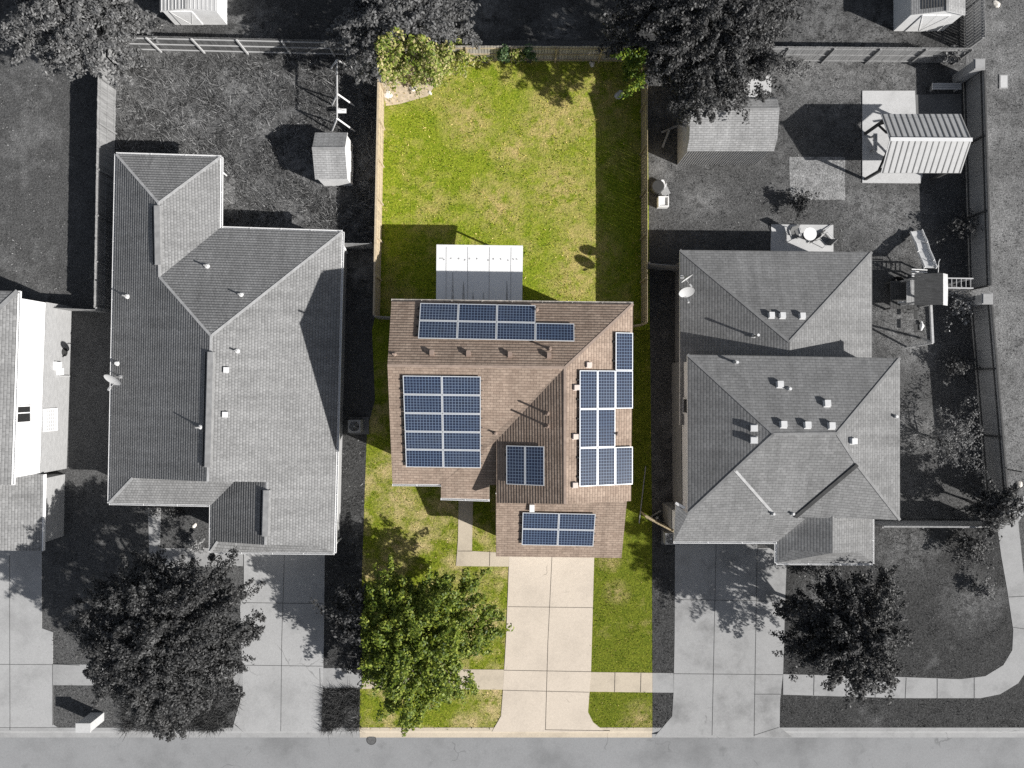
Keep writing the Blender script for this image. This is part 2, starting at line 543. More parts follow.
def thing(name, label, cat, loc, group=None):
    o = bpy.data.objects.new(name, None)
    C.objects.link(o)
    o.location = loc
    o['_w'] = tuple(loc)
    return tag(o, label, cat, group)


def dup(o, parent, loc):
    """copy of one mesh part (with its own children) put at a world place under a thing"""
    c = o.copy()
    C.objects.link(c)
    c.parent = parent
    c['_w'] = tuple(loc)
    c.location = Vector(loc) - Vector(parent['_w'])
    for ch in list(o.children):
        k = ch.copy()
        C.objects.link(k)
        k.parent = c
        k['_w'] = tuple(Vector(loc) + ch.location)
    return c


# ------------------------------------------------------------------ sheets on the ground
def sheet(name, pts, mat, z, kind='structure', parent=None, thick=0.0):
    b = MB()
    P = [W(*p, 0) for p in pts]
    P = [Vector((q.x, q.y, z)) for q in P]
    if area2(P) < 0:
        P.reverse()
    b.poly(P)
    if thick:
        for i in range(len(P)):
            a, c = P[i], P[(i + 1) % len(P)]
            b.poly([a - Vector((0, 0, thick)), c - Vector((0, 0, thick)), c, a])
    o = b.build(name, mat, parent)
    if kind:
        o['kind'] = kind
    return o


def area2(P):
    return sum(P[i].x * P[(i + 1) % len(P)].y - P[(i + 1) % len(P)].x * P[i].y for i in range(len(P)))


def inside(px, py, poly):
    r = np.zeros(len(px), bool)
    n = len(poly)
    for i in range(n):
        x0, y0 = poly[i]
        x1, y1 = poly[(i + 1) % n]
        c = ((y0 > py) != (y1 > py))
        with np.errstate(divide='ignore', invalid='ignore'):
            xx = (x1 - x0) * (py - y0) / (y1 - y0) + x0
        r ^= c & (px < xx)
    return r


# hard surfaces (pixel outlines of things lying flat on the ground)
GX = {}
GX['driveway'] = [(509.5, 545), (594.5, 545), (591, 672), (588, 712), (593, 722), (605, 731.5), (492, 731.5), (501, 716), (503, 690), (506, 640), (508, 590)]
GX['walkway_a'] = [(459, 480), (473.5, 480), (472, 551), (509.5, 553), (509.2, 566.5), (456, 566), (458, 540)]
GX['walk_r'] = [(591, 672), (673.5, 673), (673.5, 692.5), (589.5, 691.5)]
GX['walk_l'] = [(361.5, 668.5), (505, 669.5), (504.5, 689.5), (361.5, 688.5)]
GX['drive_right'] = [(675, 520), (757, 520), (757, 548), (787, 548), (785, 600), (783, 672), (780, 700), (779.5, 727), (792, 737), (655, 736), (672, 716), (673.5, 692), (674.5, 640)]
GX['drive_left'] = [(244, 540), (325, 540), (324, 640), (323, 683), (321.5, 731), (232, 731), (243, 690), (240, 600), (244, 586)]
GX['drive_far'] = [(-60, 540), (42, 540), (42, 628), (53, 632), (53, 662), (53, 724), (58, 727), (-60, 727)]
GX['walk_far'] = [(53, 664), (243, 666), (243, 686), (53, 685)]
GX['walk_mid'] = [(322, 668), (362, 668), (362, 688), (322, 688)]
GX['walk_far_right'] = [(783, 674), (905, 677), (960, 679), (985, 676), (1003, 665), (1012, 650), (1013, 630), (1007, 590), (1001, 556), (996, 520), (1030, 490), (1040, 490), (1018, 522), (1023, 570), (1034, 640), (1030, 665), (1018, 683), (1000, 694), (980, 698), (900, 698), (783, 694.5)]
GX['porch_walk'] = [(148, 508), (161, 508), (160, 548), (215, 548), (243, 550), (243, 566), (150, 568)]
GX['slab_pavilion'] = [(862, 91), (914.5, 91), (916, 125), (922, 176), (920, 183.5), (862, 183)]
GX['slab_side'] = [(914.5, 95), (961, 94), (961, 150), (916, 150)]
GX['slab_patio'] = [(771, 224.5), (833, 225), (833, 256), (770, 256)]
GX['slab_back'] = [(727, 72), (771, 72), (771, 99), (727, 99)]
GX['patch'] = [(789, 157), (845, 157), (845, 200), (790, 200)]

# the ground itself: one wide sheet below kerb height, and the house plots as a raised sheet on it
Y0 = W(0, 729).y
b = MB()
b.poly([(-400, -400, -.15), (400, -400, -.15), (400, 400, -.15), (-400, 400, -.15)])
b.build('ground', 'grey_short')['kind'] = 'structure'
b = MB()
b.poly([(-300, Y0, 0), (300, Y0, 0), (300, 300, 0), (-300, 300, 0)])
b.build('plot_ground', 'ground')['kind'] = 'structure'
b = MB()
b.poly([(-300, Y0 - 9.2, -.125), (300, Y0 - 9.2, -.125), (300, Y0 - .4, -.125), (-300, Y0 - .4, -.125)])
b.build('road', 'road')['kind'] = 'structure'

LAWN = [(377, 46), (645.5, 46), (648, 130), (650, 350), (652, 520), (652.5, 729), (359.5, 729), (362, 570), (367, 430), (372, 330), (379, 300), (381, 92)]
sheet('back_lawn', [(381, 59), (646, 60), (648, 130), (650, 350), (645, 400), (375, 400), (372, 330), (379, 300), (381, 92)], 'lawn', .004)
sheet('front_lawn', [(375, 400), (645, 400), (652, 520), (652.5, 729), (359.5, 729), (362, 570), (367, 430)], 'lawn_front', .004)
sheet('side_lawn', [(600, 330), (650, 330), (652, 520), (652.5, 729), (585, 729), (590, 560)], 'lawn_side', .008)
sheet('neighbour_lawn', [(116, 50), (380, 50), (378, 305), (342, 320), (116, 320)], 'grey_rough', .004)
sheet('far_neighbour_lawn', [(-80, 40), (116, 40), (113, 311), (-80, 311)], 'grey_short', .004)
sheet('rear_lawn', [(-80, -60), (960, -60), (960, 58), (646, 58), (646, 40), (378, 40), (378, 50), (116, 44), (-80, 40)], 'grey_dark', .008)
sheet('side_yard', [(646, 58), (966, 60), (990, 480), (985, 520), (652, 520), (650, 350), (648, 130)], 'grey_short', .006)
sheet('verge', [(964, -60), (1060, -60), (1060, 500), (1010, 520), (990, 510), (970, 280), (966, 60)], 'grey_pale', .010)
sheet('corner_lawn', [(783, 515), (1000, 520), (1040, 640), (1040, 729), (780, 729)], 'grey_front', .012)
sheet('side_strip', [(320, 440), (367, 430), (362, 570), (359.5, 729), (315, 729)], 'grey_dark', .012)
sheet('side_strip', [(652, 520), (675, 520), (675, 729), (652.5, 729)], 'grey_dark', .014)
sheet('bare_soil', [(789, 157), (845, 157), (845, 200), (790, 200)], 'bare_grey', .016)
sheet('bare_soil', [(382, 84), (398, 60), (432, 62), (440, 78), (428, 96), (400, 104), (386, 106)], 'bare', .010)

sheet('driveway', GX['driveway'], 'drive', .03, thick=.04)
sheet('garden_path', GX['walkway_a'], 'walk', .026, thick=.03)
sheet('pavement', [(591, 672), (652.3, 672.7), (652.3, 692.3), (589.5, 691.5)], 'walk', .026, thick=.03)
sheet('pavement', [(652.4, 672.7), (673.5, 673), (673.5, 692.5), (652.4, 692.3)], 'walk_grey', .026, thick=.03)
sheet('pavement', GX['walk_l'], 'walk', .026, thick=.03)
sheet('driveway', GX['drive_right'], 'drive_grey', .03, thick=.04)
sheet('driveway', GX['drive_left'], 'drive_left', .03, thick=.04)
sheet('driveway', GX['drive_far'], 'drive_left', .03, thick=.04)
sheet('pavement', GX['walk_far'], 'walk_grey', .026, thick=.03)
sheet('pavement', GX['walk_mid'], 'walk_grey', .026, thick=.03)
sheet('pavement', GX['walk_far_right'], 'walk_grey', .026, thick=.03)
sheet('garden_path', GX['porch_walk'], 'drive_grey', .026, thick=.03)
sheet('concrete_slab', GX['slab_pavilion'], 'slab', .05, thick=.06)
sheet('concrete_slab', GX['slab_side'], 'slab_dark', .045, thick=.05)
sheet('patio', GX['slab_patio'], 'slab', .05, thick=.06)
sheet('concrete_slab', GX['slab_back'], 'slab', .05, thick=.06)


def joints(name, segs, mat, z, w=.028):
    b = MB()
    for i, (x0, y0, x1, y1) in enumerate(segs):
        a, c = W(x0, y0), W(x1, y1)
        d = (c - a).normalized()
        nn = Vector((-d.y, d.x, 0)) * w / 2
        zz = Vector((0, 0, z + .002 * (i % 2)))
        b.poly([a - nn + zz, c - nn + zz, c + nn + zz, a + nn + zz])
    b.build(name, mat)['kind'] = 'structure'


joints('driveway_joints', [(552, 556, 548, 640), (548, 640, 545.5, 729), (508, 606.5, 592.5, 607.5), (504, 670, 591, 671.5), (503, 690, 589, 692), (545, 729.5, 610, 730.5),
                           (615, 672, 614.5, 692), (641, 673, 640.5, 692), (490, 551, 489.5, 566), (458, 551, 473, 551)], 'joint', .035)
joints('grey_driveway_joints', [(716, 540, 714, 640), (714, 640, 712, 735), (676, 599.5, 757, 600.5), (674, 673.5, 783, 674.5), (757, 550, 755.5, 640), (755.5, 640, 754, 736), (757, 601, 785, 601), (782, 694, 754, 694),
                                (754, 735, 779, 727), (284.5, 555, 282, 640), (282, 640, 281, 731), (243, 602.5, 324, 603.5), (243, 665, 323, 666), (10, 555, 10.5, 730), (-20, 664, 53, 664.5), (53, 664, 53, 725), (53, 664, 80, 665),
                                (814, 675, 813.5, 695), (846, 676, 846, 696), (875, 676.5, 875, 697), (906, 677.5, 905, 698), (937, 678.5, 937, 699), (974, 677.5, 974, 699), (1012, 627, 1032, 630), (1006, 597, 1027, 596),
                                (320, 668, 320.5, 688), (887, 92, 887, 114), (931, 95, 931, 113)], 'joint_grey', .036)

# kerb with a sloped face down to the gutter, in lengths that follow the photo
def kerb(x0, x1, mat):
    ya, yb, yc = W(0, 727.5).y, W(0, 731.0).y, W(0, 738.5).y
    a, c = W(x0, 0).x, W(x1, 0).x
    b = MB()
    P = [(ya, .018), (yb, .015), (yb - .16, -.095), (yc, -.118), (yc, -.16)]
    for (y, z), (y2, z2) in zip(P, P[1:]):
        b.poly([(a, y2, z2), (c, y2, z2), (c, y, z), (a, y, z)])
    b.build('kerb', mat)['kind'] = 'structure'


kerb(-3000, 359.3, 'walk_grey')
kerb(359.4, 652.4, 'walk')
kerb(652.5, 4000, 'walk_grey')


# ------------------------------------------------------------------ grass blades: real tufts, too many to count
def grass(name, region, mat, per_m2, hgt, wid, holes=(), lean=.5, jitter=.0):
    px = np.array([p[0] for p in region]); py = np.array([p[1] for p in region])
    x0, x1, y0, y1 = px.min(), px.max(), py.min(), py.max()
    n = int((x1 - x0) * (y1 - y0) * S * S * per_m2)
    X = RNG.uniform(x0, x1, n); Y = RNG.uniform(y0, y1, n)
    k = inside(X, Y, region)
    for hname in list(GX):
        k &= ~inside(X, Y, GX[hname])
    for hh in holes:
        k &= ~inside(X, Y, hh)
    # patchy stand: thin the tufts with a few low-frequency waves
    d = np.sin(X * .11 + 3 * np.sin(Y * .05)) + np.sin(Y * .13 + 2 * np.sin(X * .07)) + np.sin((X + Y) * .31)
    k &= RNG.uniform(-2.6, 2.0, n) < d
    X, Y = X[k], Y[k]
    n = len(X)
    x = (X - 512) * S; y = (384 - Y) * S
    th = RNG.uniform(0, 2 * np.pi, n)
    hh = hgt * RNG.uniform(.45, 1.3, n) * (1 + .35 * np.sin(X * .21 + 2 * np.sin(Y * .11)) * np.sin(Y * .17 + np.sin(X * .09)))
    ww = wid * RNG.uniform(.6, 1.3, n)
    lx = RNG.normal(0, lean, n) * hh; ly = RNG.normal(0, lean, n) * hh
    cx, sx = np.cos(th), np.sin(th)
    V = np.zeros((n, 3, 3))
    V[:, 0] = np.stack([x - cx * ww, y - sx * ww, np.zeros(n)], 1)
    V[:, 1] = np.stack([x + cx * ww, y + sx * ww, np.zeros(n)], 1)
    V[:, 2] = np.stack([x + lx, y + ly, hh], 1)
    me = bpy.data.meshes.new(name)
    me.vertices.add(n * 3); me.loops.add(n * 3); me.polygons.add(n)
    me.vertices.foreach_set('co', V.reshape(-1))
    me.loops.foreach_set('vertex_index', np.arange(n * 3))
    me.polygons.foreach_set('loop_start', np.arange(0, n * 3, 3))
    me.materials.append(M[mat])
    me.update(calc_edges=True)
    o = bpy.data.objects.new(name, me)
    C.objects.link(o)
    return o


HOUSE_C = [(392, 304), (630, 306), (626, 556), (500, 556), (500, 486), (394, 484)]
HOUSE_L = [(122, 160), (220, 160), (220, 234), (340, 238), (332, 548), (216, 548), (216, 500), (116, 500)]
HOUSE_R = [(682, 262), (865, 262), (870, 360), (895, 365), (890, 515), (770, 535), (680, 535)]
GRASS = [
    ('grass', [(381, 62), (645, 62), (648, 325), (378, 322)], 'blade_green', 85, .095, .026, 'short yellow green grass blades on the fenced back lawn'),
    ('grass', [(367, 430), (395, 430), (500, 480), (509, 729), (360, 729), (362, 570)], 'blade_front', 85, .08, .024, 'patchy green and straw grass on the front lawn'),
    ('grass', [(585, 330), (650, 330), (652, 729), (585, 729)], 'blade_side', 85, .08, .024, 'green grass beside the cream driveway'),
    ('grass', [(117, 56), (379, 56), (376, 245), (117, 245)], 'blade_rough', 300, .20, .020, 'long uneven grey grass behind the house with the L shaped grey roof'),
    ('grass', [(0, 60), (97, 60), (97, 305), (0, 305)], 'blade_grey', 70, .06, .022, 'even short grey grass in the far left yard'),
    ('grass', [(0, 0), (960, 0), (960, 58), (646, 58), (600, 40), (120, 45), (0, 45)], 'blade_dark', 45, .10, .028, 'dark grass beyond the back fences'),
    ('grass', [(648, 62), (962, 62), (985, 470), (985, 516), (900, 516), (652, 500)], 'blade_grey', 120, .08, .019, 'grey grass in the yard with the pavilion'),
    ('grass', [(982, 0), (1024, 0), (1024, 500), (1008, 515)], 'blade_pale', 75, .08, .022, 'pale dry grass outside the dark side fence'),
    ('grass', [(785, 528), (998, 528), (1012, 660), (985, 678), (785, 674)], 'blade_front_grey', 160, .075, .018, 'dark grey grass of the corner front lawn'),
    ('grass', [(780, 697), (985, 700), (1024, 690), (1024, 727), (780, 727)], 'blade_front_grey', 150, .085, .019, 'grey grass of the verge between kerb and pavement'),
    ('grass', [(325, 440), (366, 440), (361, 665), (323, 665)], 'blade_front_grey', 160, .12, .020, 'rough dark grass between the grey house and the brown house'),
    ('grass', [(653, 530), (674, 530), (673, 729), (653, 729)], 'blade_front_grey', 150, .10, .020, 'dark grass strip beside the right driveway'),
    ('grass', [(45, 480), (150, 480), (245, 560), (240, 727), (53, 727), (53, 600)], 'blade_dark', 60, .08, .024, 'dark grass under the big grey oak'),
]
for nm, rg, mt, dn, hg, wd, lb in GRASS:
    tag(grass(nm, rg, mt, dn, hg, wd, [HOUSE_C, HOUSE_L, HOUSE_R], 1.1 if mt == 'blade_rough' else .5), lb, 'grass', None, 'stuff')
tag(grass('tall_grass', [(122, 686), (243, 684), (246, 700), (240, 722), (222, 731), (122, 731)], 'blade_dark', 900, .30, .016, (), .75), 'tall dark grass hanging over the kerb beneath the big grey oak', 'grass', None, 'stuff')
tag(grass('tall_grass', [(318, 682), (360, 682), (360, 731), (322, 731), (314, 705)], 'blade_dark', 1000, .32, .016, (), .75), 'tall dark grass clump spilling over the kerb beside the left driveway', 'grass', None, 'stuff')


# ------------------------------------------------------------------ roofs
class Plane:
    """roof plane through three points, so outlines can be laid on it along the drone's sight lines"""
    def __init__(s, a, b, c):
        s.p = Vector(a)
        s.n = (Vector(b) - s.p).cross(Vector(c) - s.p).normalized()
        if s.n.z < 0:
            s.n = -s.n

    @staticmethod
    def eave(a, b, he, pitch, inner):
        A, B, I = W(*a, he), W(*b, he), W(*inner, he)
        d = (B - A).normalized()
        n = Vector((-d.y, d.x, 0))
        if (I - A).dot(n) < 0:
            n = -n
        return Plane(A, B, A + n + Vector((0, 0, pitch)))

    def at(s, px, py):
        o = Vector((0, 0, H))
        d = W(px, py, 0) - o
        t = s.n.dot(s.p - o) / s.n.dot(d)
        return o + d * t

    def z(s, x, y):
        return s.p.z - (s.n.x * (x - s.p.x) + s.n.y * (y - s.p.y)) / s.n.z


def roof_mesh(faces, thick=.17):
    """faces: lists of world points; welded, given an underside and a fascia"""
    b = MB()
    key = lambda p: (round(p.x, 2), round(p.y, 2), round(p.z, 2))
    edges = {}
    for f in faces:
        nz = sum((f[i].x * f[(i + 1) % len(f)].y - f[(i + 1) % len(f)].x * f[i].y) for i in range(len(f)))
        if nz < 0:
            f.reverse()
        b.poly(f, 0)
        low = [p - Vector((0, 0, thick)) for p in f]
        b.poly(low[::-1], 1)
        for i in range(len(f)):
            a, c = f[i], f[(i + 1) % len(f)]
            edges.setdefault(frozenset((key(a), key(c))), []).append((a, c))
    for k, l in edges.items():
        if len(l) == 1:
            a, c = l[0]
            dn = Vector((0, 0, -thick))
            b.poly([a + dn, c + dn, c, a], 1)
    return b


def bvh_of(facesets):
    v, f = [], []
    for faces in facesets:
        for fc in faces:
            i = len(v)
            v += [tuple(p) for p in fc]
            f.append(list(range(i, i + len(fc))))
    return BVHTree.FromPolygons(v, f)


def walls(name, mat, parent, pts, facesets, inset=.4, top=None, grow=0.0, gap=.20):
    """walls under a roof: outline (world, eave corners) drawn in by the overhang, each wall top cut to the roof above it"""
    P = [Vector((p.x, p.y, 0)) for p in pts]
    if area2(P) < 0:
        P.reverse()
    n = len(P)
    Q = []
    for i in range(n):
        d0 = (P[i] - P[i - 1]).normalized(); d1 = (P[(i + 1) % n] - P[i]).normalized()
        n0, n1 = Vector((-d0.y, d0.x, 0)), Vector((-d1.y, d1.x, 0))
        m = n0 + n1
        k = (inset - grow) / max(.25, 1 + n0.dot(n1))
        Q.append(P[i] + m * k)
    bv = bvh_of(facesets)
    b = MB()
    for i in range(n):
        a, c = Q[i], Q[(i + 1) % n]
        L = (c - a).length
        m = max(1, int(L / .4))
        pr = None
        for j in range(m + 1):
            p = a.lerp(c, j / m)
            hit = bv.ray_cast(Vector((p.x, p.y, .5)), Vector((0, 0, 1)))[0]
            z = (hit.z - gap) if hit is not None else (pr[1] if pr else 2.4)
            if top:
                z = min(z, top)
            if pr:
                u0, u1 = L * (j - 1) / m, L * j / m
                b.poly([(pr[0].x, pr[0].y, 0), (p.x, p.y, 0), (p.x, p.y, z), (pr[0].x, pr[0].y, pr[1])], 0,
                       [(u0, 0), (u1, 0), (u1, z), (u0, pr[1])])
            pr = (p, z)
    return b.build(name, mat, parent)


def strip_on(b, a, c, w, lift=.02, th=.03):
    """ridge cap / flashing: shallow bar laid along an edge"""
    b.bar(Vector(a) + Vector((0, 0, lift)), Vector(c) + Vector((0, 0, lift)), w, th)


def gutter(parent, a, c, mat='gutter', out=None):
    b = MB()
    a, c = Vector(a), Vector(c)
    d = (c - a).normalized()
    n = Vector((-d.y, d.x, 0)).normalized()
    if out is not None and n.dot(out) < 0:
        n = -n
    o = n * .055 + Vector((0, 0, -.085))
    a2, c2 = a + o, c + o
    # open trough: back, floor and rolled front lip
    b.bar(a2 - n * .045, c2 - n * .045, .012, .09)
    b.bar(a2 - Vector((0, 0, .055)), c2 - Vector((0, 0, .045)), .09, .012)
    b.bar(a2 + n * .045, c2 + n * .045, .02, .09)
    L = (c - a).length
    k = max(2, int(L / 1.5))
    for i in range(k + 1):                       # hanger straps across the trough
        q = a2.lerp(c2, i / k)
        b.bar(q - n * .06 + Vector((0, 0, .05)), q + n * .06 + Vector((0, 0, .05)), .03, .012)
    return b.build('gutter', mat, parent)


def vent_proto():
    pass


def box_vent(parent, p, nrm, mat='vent_white', s=.30, h=.22):
    b = MB()
    z = Vector((0, 0, 1))
    up = (z - nrm * nrm.z)
    up = up.normalized() if up.length > .05 else Vector((0, 1, 0))
    sd = nrm.cross(up)
    b.frame_box(p + nrm * .012, sd * s * .6, up * s * .6, nrm * .012, 0)      # flange
    # hood: wedge with the mouth on the downhill side
    A = [p + sd * x * s / 2 + up * y * s / 2 for x, y in ((-1, -1), (1, -1), (1, 1), (-1, 1))]
    T = [q + nrm * (h if i < 2 else h * .8) for i, q in enumerate(A)]
    b.poly(T, 0)
    b.poly([A[1], A[2], T[2], T[1]], 0); b.poly([A[2], A[3], T[3], T[2]], 0); b.poly([A[3], A[0], T[0], T[3]], 0)
    b.poly([A[0], A[1], T[1], T[0]], 1)
    return b.build('roof_vent', [mat, 'vent_dark'], parent, p)


def pipe_vent(parent, p, nrm, h=.45, r=.045, mat='pipe'):
    b = MB()
    b.frame_box(p + nrm * .01, Vector((.10, 0, 0)), Vector((0, .10, 0)), nrm * .01, 1)
    b.tube([p, p + Vector((0, 0, .12))], [.11, .06], 10, 1)
    b.tube([p + Vector((0, 0, .05)), p + Vector((0, 0, h))], r, 10, 0)
    return b.build('vent_pipe', [mat, 'cap_brown' if mat == 'vent_tan' else 'flash'], parent, p)


def satellite_dish(name, label, p, aim, r=.38, arm=.5, roll=0):
    t = thing(name, label, 'satellite dish', p)
    p = Vector(p)
    aim = Vector(aim).normalized()
    c = p + Vector((0, 0, .62)) + aim * .12
    x = aim.cross(Vector((0, 0, 1))).normalized(); y = x.cross(aim).normalized()
    b = MB()
    n, rings = 28, 6
    R = []
    for j in range(rings + 1):
        q = j / rings
        R.append([c + (x * math.cos(a) * 1.12 + y * math.sin(a)) * r * q + aim * (.10 * q * q) for a in (k * 2 * math.pi / n for k in range(n))])
    for j in range(rings):
        for k in range(n):
            b.poly([R[j][k], R[j][(k + 1) % n], R[j + 1][(k + 1) % n], R[j + 1][k]])
            b.poly([q - aim * .012 for q in (R[j + 1][k], R[j + 1][(k + 1) % n], R[j][(k + 1) % n], R[j][k])])
    b.build('reflector', 'dish', t)
    b = MB(); b.tube([p, p + Vector((0, 0, .5)), c], .028, 8); b.box(p + Vector((0, 0, .02)), (.2, .2, .04)); b.build('mast', 'steel', t)
    b = MB(); e = c + aim * arm - y * r * .75
    b.tube([c - y * r * .9 + aim * .08, e], .016, 6); b.frame_box(e, x * .05, y * .05, aim * .09); b.build('feed_arm', 'plastic_grey', t)
    return t


Zp = Vector((0, 0, 1))
P3 = 1 / 3

# ============================================================ the brown-roofed house in the middle
he = 6.05
plN = Plane.eave((391.5, 301), (633, 304), he, P3, (500, 380))
R1, R2 = plN.at(387.5, 365.5), plN.at(565, 367.5)
plE = Plane(W(633, 304, he), W(631, 501, he), R2)
plS = Plane(R1, R2, W(392.5, 484, 5.2))
R3 = plE.at(565, 504)
plWw = Plane(R2, R3, W(496.3, 470, 6.02))
NW, NE, SE = plN.at(391.5, 301), plN.at(633, 304), plE.at(631, 501)
WS, VV = plWw.at(496.3, 503), plS.at(496.3, 441)
VVw = plWw.at(496.3, 440.5)
SW = plS.at(392.5, 484)
house = thing('brown_roofed_house', 'two storey house with a brown shingle roof carrying blue solar panels', 'house', W(512, 400, 0))
sS = [plS.at(500, 485), plS.at(489.3, 485), plS.at(489.3, 499.5), plS.at(441, 498), plS.at(441, 484.3)]
F_main = [[NW, NE, R2, R1], [NE, SE, R3, R2], [R2, R3, WS, VVw], [R1, R2, VVw, VV, plS.at(500, 443)] + sS + [SW]]
roofC = roof_mesh(F_main).build('roof', ['roof_brown', 'siding_tan'], house)
plG = Plane(W(496, 556.5, 2.85), W(621.5, 558, 2.85), W(560, 495, 4.25))
F_gar = [[plG.at(496, 492), plG.at(627.6, 493), plG.at(621.5, 558), plG.at(496, 556.5)]]
roofG = roof_mesh(F_gar).build('garage_roof', ['roof_brown', 'siding_tan'], house)
walls('wall', 'brick_tan', house, [NW, NE, SE, WS, plS.at(496.3, 485), SW], [F_main], .42)
walls('porch_wall', 'brick_tan', house, [plS.at(441, 480), plS.at(489.3, 480), plS.at(489.3, 499.5), plS.at(441, 498)], [F_main], .3)
walls('garage_wall', 'brick_tan', house, [plG.at(496, 497), plG.at(627, 498), plG.at(621.5, 558), plG.at(496, 556.5)], [F_gar], .35)
b = MB()
p0, p1 = plG.at(507, 556), plG.at(596, 557)
yg = min(p0.y, p1.y) + .33
for r in range(4):
    for c_ in range(4):
        xx = p0.x + (p1.x - p0.x) * (c_ + .5) / 4
        b.box((xx, yg - .02, .03 + .53 * (r + .5)), ((p1.x - p0.x) / 4 - .02, .05, .51))
b.build('garage_door', 'white', house)
for a, c in ((R1, R2), (R2, NE), (R2, R3)):
    b = MB(); strip_on(b, a, c, .13, -.01, .03)
    b.build('ridge_cap', 'cap_brown', house)
gutter(house, SW, sS[4], out=Vector((0, -1, 0)))
gutter(house, sS[3], sS[2], out=Vector((0, -1, 0)))
gutter(house, F_gar[0][3], F_gar[0][2], out=Vector((0, -1, 0)))
gutter(house, NW, NE, 'fence_back', out=Vector((0, 1, 0)))
for q in ((432, 354), (468.5, 354.5), (510, 355.5), (549, 356.5)):
    box_vent(house, plN.at(*q), plN.n, 'vent_tan', .2, .26)
for q in ((588.5, 365), (576, 387.5), (575, 436.5), (574.5, 485)):
    box_vent(house, plE.at(*q), plE.n, 'vent_pale', .25, .16)
for q, pl, hh in (((394.5, 354.5), plN, .45), ((549.5, 349), plN, .6), ((536.5, 310), plN, .3), ((547.5, 413.5), plWw, .75), ((547.5, 426), plWw, .85), ((617, 434), plE, .3), ((495.5, 433), plS, .3)):
    pipe_vent(house, pl.at(*q), pl.n, hh, .05, 'vent_tan')
b = MB(); q = plG.at(532, 507)
b.frame_box(q + plG.n * .08, Vector((.13, 0, 0)), Vector((0, .2, .05)), plG.n * .08); b.build('conduit_box', 'vent_white', house)


# solar arrays: panels on rails, a little above the shingles
def solar_array(label, pl, tl, tr, bl, cells, portrait, lift=.13):
    """cells: (col,row) list; tl,tr,bl pixel corners of the col/row grid's bounding rectangle, plus counts"""
    cols, rows, lst = cells
    A, B, D = pl.at(*tl), pl.at(*tr), pl.at(*bl)
    ux = (B - A) / cols
    vy = (D - A)
    vy = (vy - ux.normalized() * vy.dot(ux.normalized()))
    n = pl.n
    uy = vy / rows
    t = thing('solar_array', label, 'solar panels', A)
    for i, j in lst:
        c = A + ux * (i + .5) + uy * (j + .5) + n * lift
        hx, hy = ux / 2, uy / 2
        hx = hx * (1 - .011 / hx.length); hy = hy * (1 - .011 / hy.length)
        b = MB()
        P = [c - hx + hy, c + hx + hy, c + hx - hy, c - hx - hy]
        P = [q + n * .018 for q in P]
        uv = [(0, 0), (1, 0), (1, 1), (0, 1)]
        if portrait:
            uv = [(0, 0), (0, 1), (1, 1), (1, 0)]
        ins = .035
        q = [c + hx * sx * (1 - ins / hx.length) + hy * sy * (1 - ins / hy.length) + n * .014 for sx, sy in ((-1, 1), (1, 1), (1, -1), (-1, -1))]
        b.poly(q, 0, uv)
        if Vector(n).dot((q[1] - q[0]).cross(q[2] - q[1])) < 0:
            b.f[-1].reverse(); b.uv[-1].reverse()
        pn = b.build('solar_panel', 'cell', t)
        b = MB()
        w = .034
        for a_, l_, s_ in ((hy, hx, 1), (hy, hx, -1)):
            b.frame_box(c + a_ * s_ * (1 - w / 2 / a_.length), l_, a_.normalized() * w / 2, n * .02)
        for a_, l_, s_ in ((hx, hy, 1), (hx, hy, -1)):
            b.frame_box(c + a_ * s_ * (1 - w / 2 / a_.length), a_.normalized() * w / 2, l_ * (1 - w / l_.length), n * .02)
        b.poly([c - hx + hy - n * .015, c + hx + hy - n * .015, c + hx - hy - n * .015, c - hx - hy - n * .015])
        b.build('panel_frame', 'frame', pn)
    # rails run along the panel rows; their ends and feet show at the rims
    for j in range(rows):
        cs = [i for i, jj in lst if jj == j]
        if not cs:
            continue
        for fy in (.25, .75):
            if True:
                b = MB()
                a_ = A + ux * (min(cs) - .04) + uy * (j + fy) + n * (lift - .045)
                e_ = A + ux * (max(cs) + 1.04) + uy * (j + fy) + n * (lift - .045)
                b.bar(a_, e_, .045, .05)
                for k in range(int((e_ - a_).length / 1.2) + 1):
                    q = a_.lerp(e_, min(1, k * 1.2 / (e_ - a_).length))
                    b.frame_box(q - n * .05, Vector((.05, 0, 0)), Vector((0, .05, 0)), n * .045)
                b.build('mounting_rail', 'steel_dark', t)
    return t


solar_array('seven blue solar panels in two rows on the north slope near the white patio cover', plN, (420.5, 304), (574, 307), (419.5, 339.5), (4, 2, [(0, 0), (1, 0), (2, 0), (0, 1), (1, 1), (2, 1), (3, 1)]), False)
solar_array('block of ten landscape blue solar panels on the wide front slope', plS, (403, 374.5), (481, 375.5), (405, 466), (2, 5, [(i, j) for i in range(2) for j in range(5)]), False)
solar_array('nine portrait blue solar panels stepped along the east slope', plE, (578.5, 331.5), (631.8, 332.8), (577.5, 486.5), (3, 4, [(2, 0), (0, 1), (1, 1), (2, 1), (0, 2), (1, 2), (0, 3), (1, 3), (2, 3)]), True)
solar_array('pair of very dark portrait solar panels on the small west slope', plWw, (507, 445), (545, 446), (506.5, 484), (2, 1, [(0, 0), (1, 0)]), True)
solar_array('four landscape blue solar panels in a square on the garage roof', plG, (522.5, 511), (595.5, 512.5), (522, 543.5), (2, 2, [(0, 0), (1, 0), (0, 1), (1, 1)]), False)

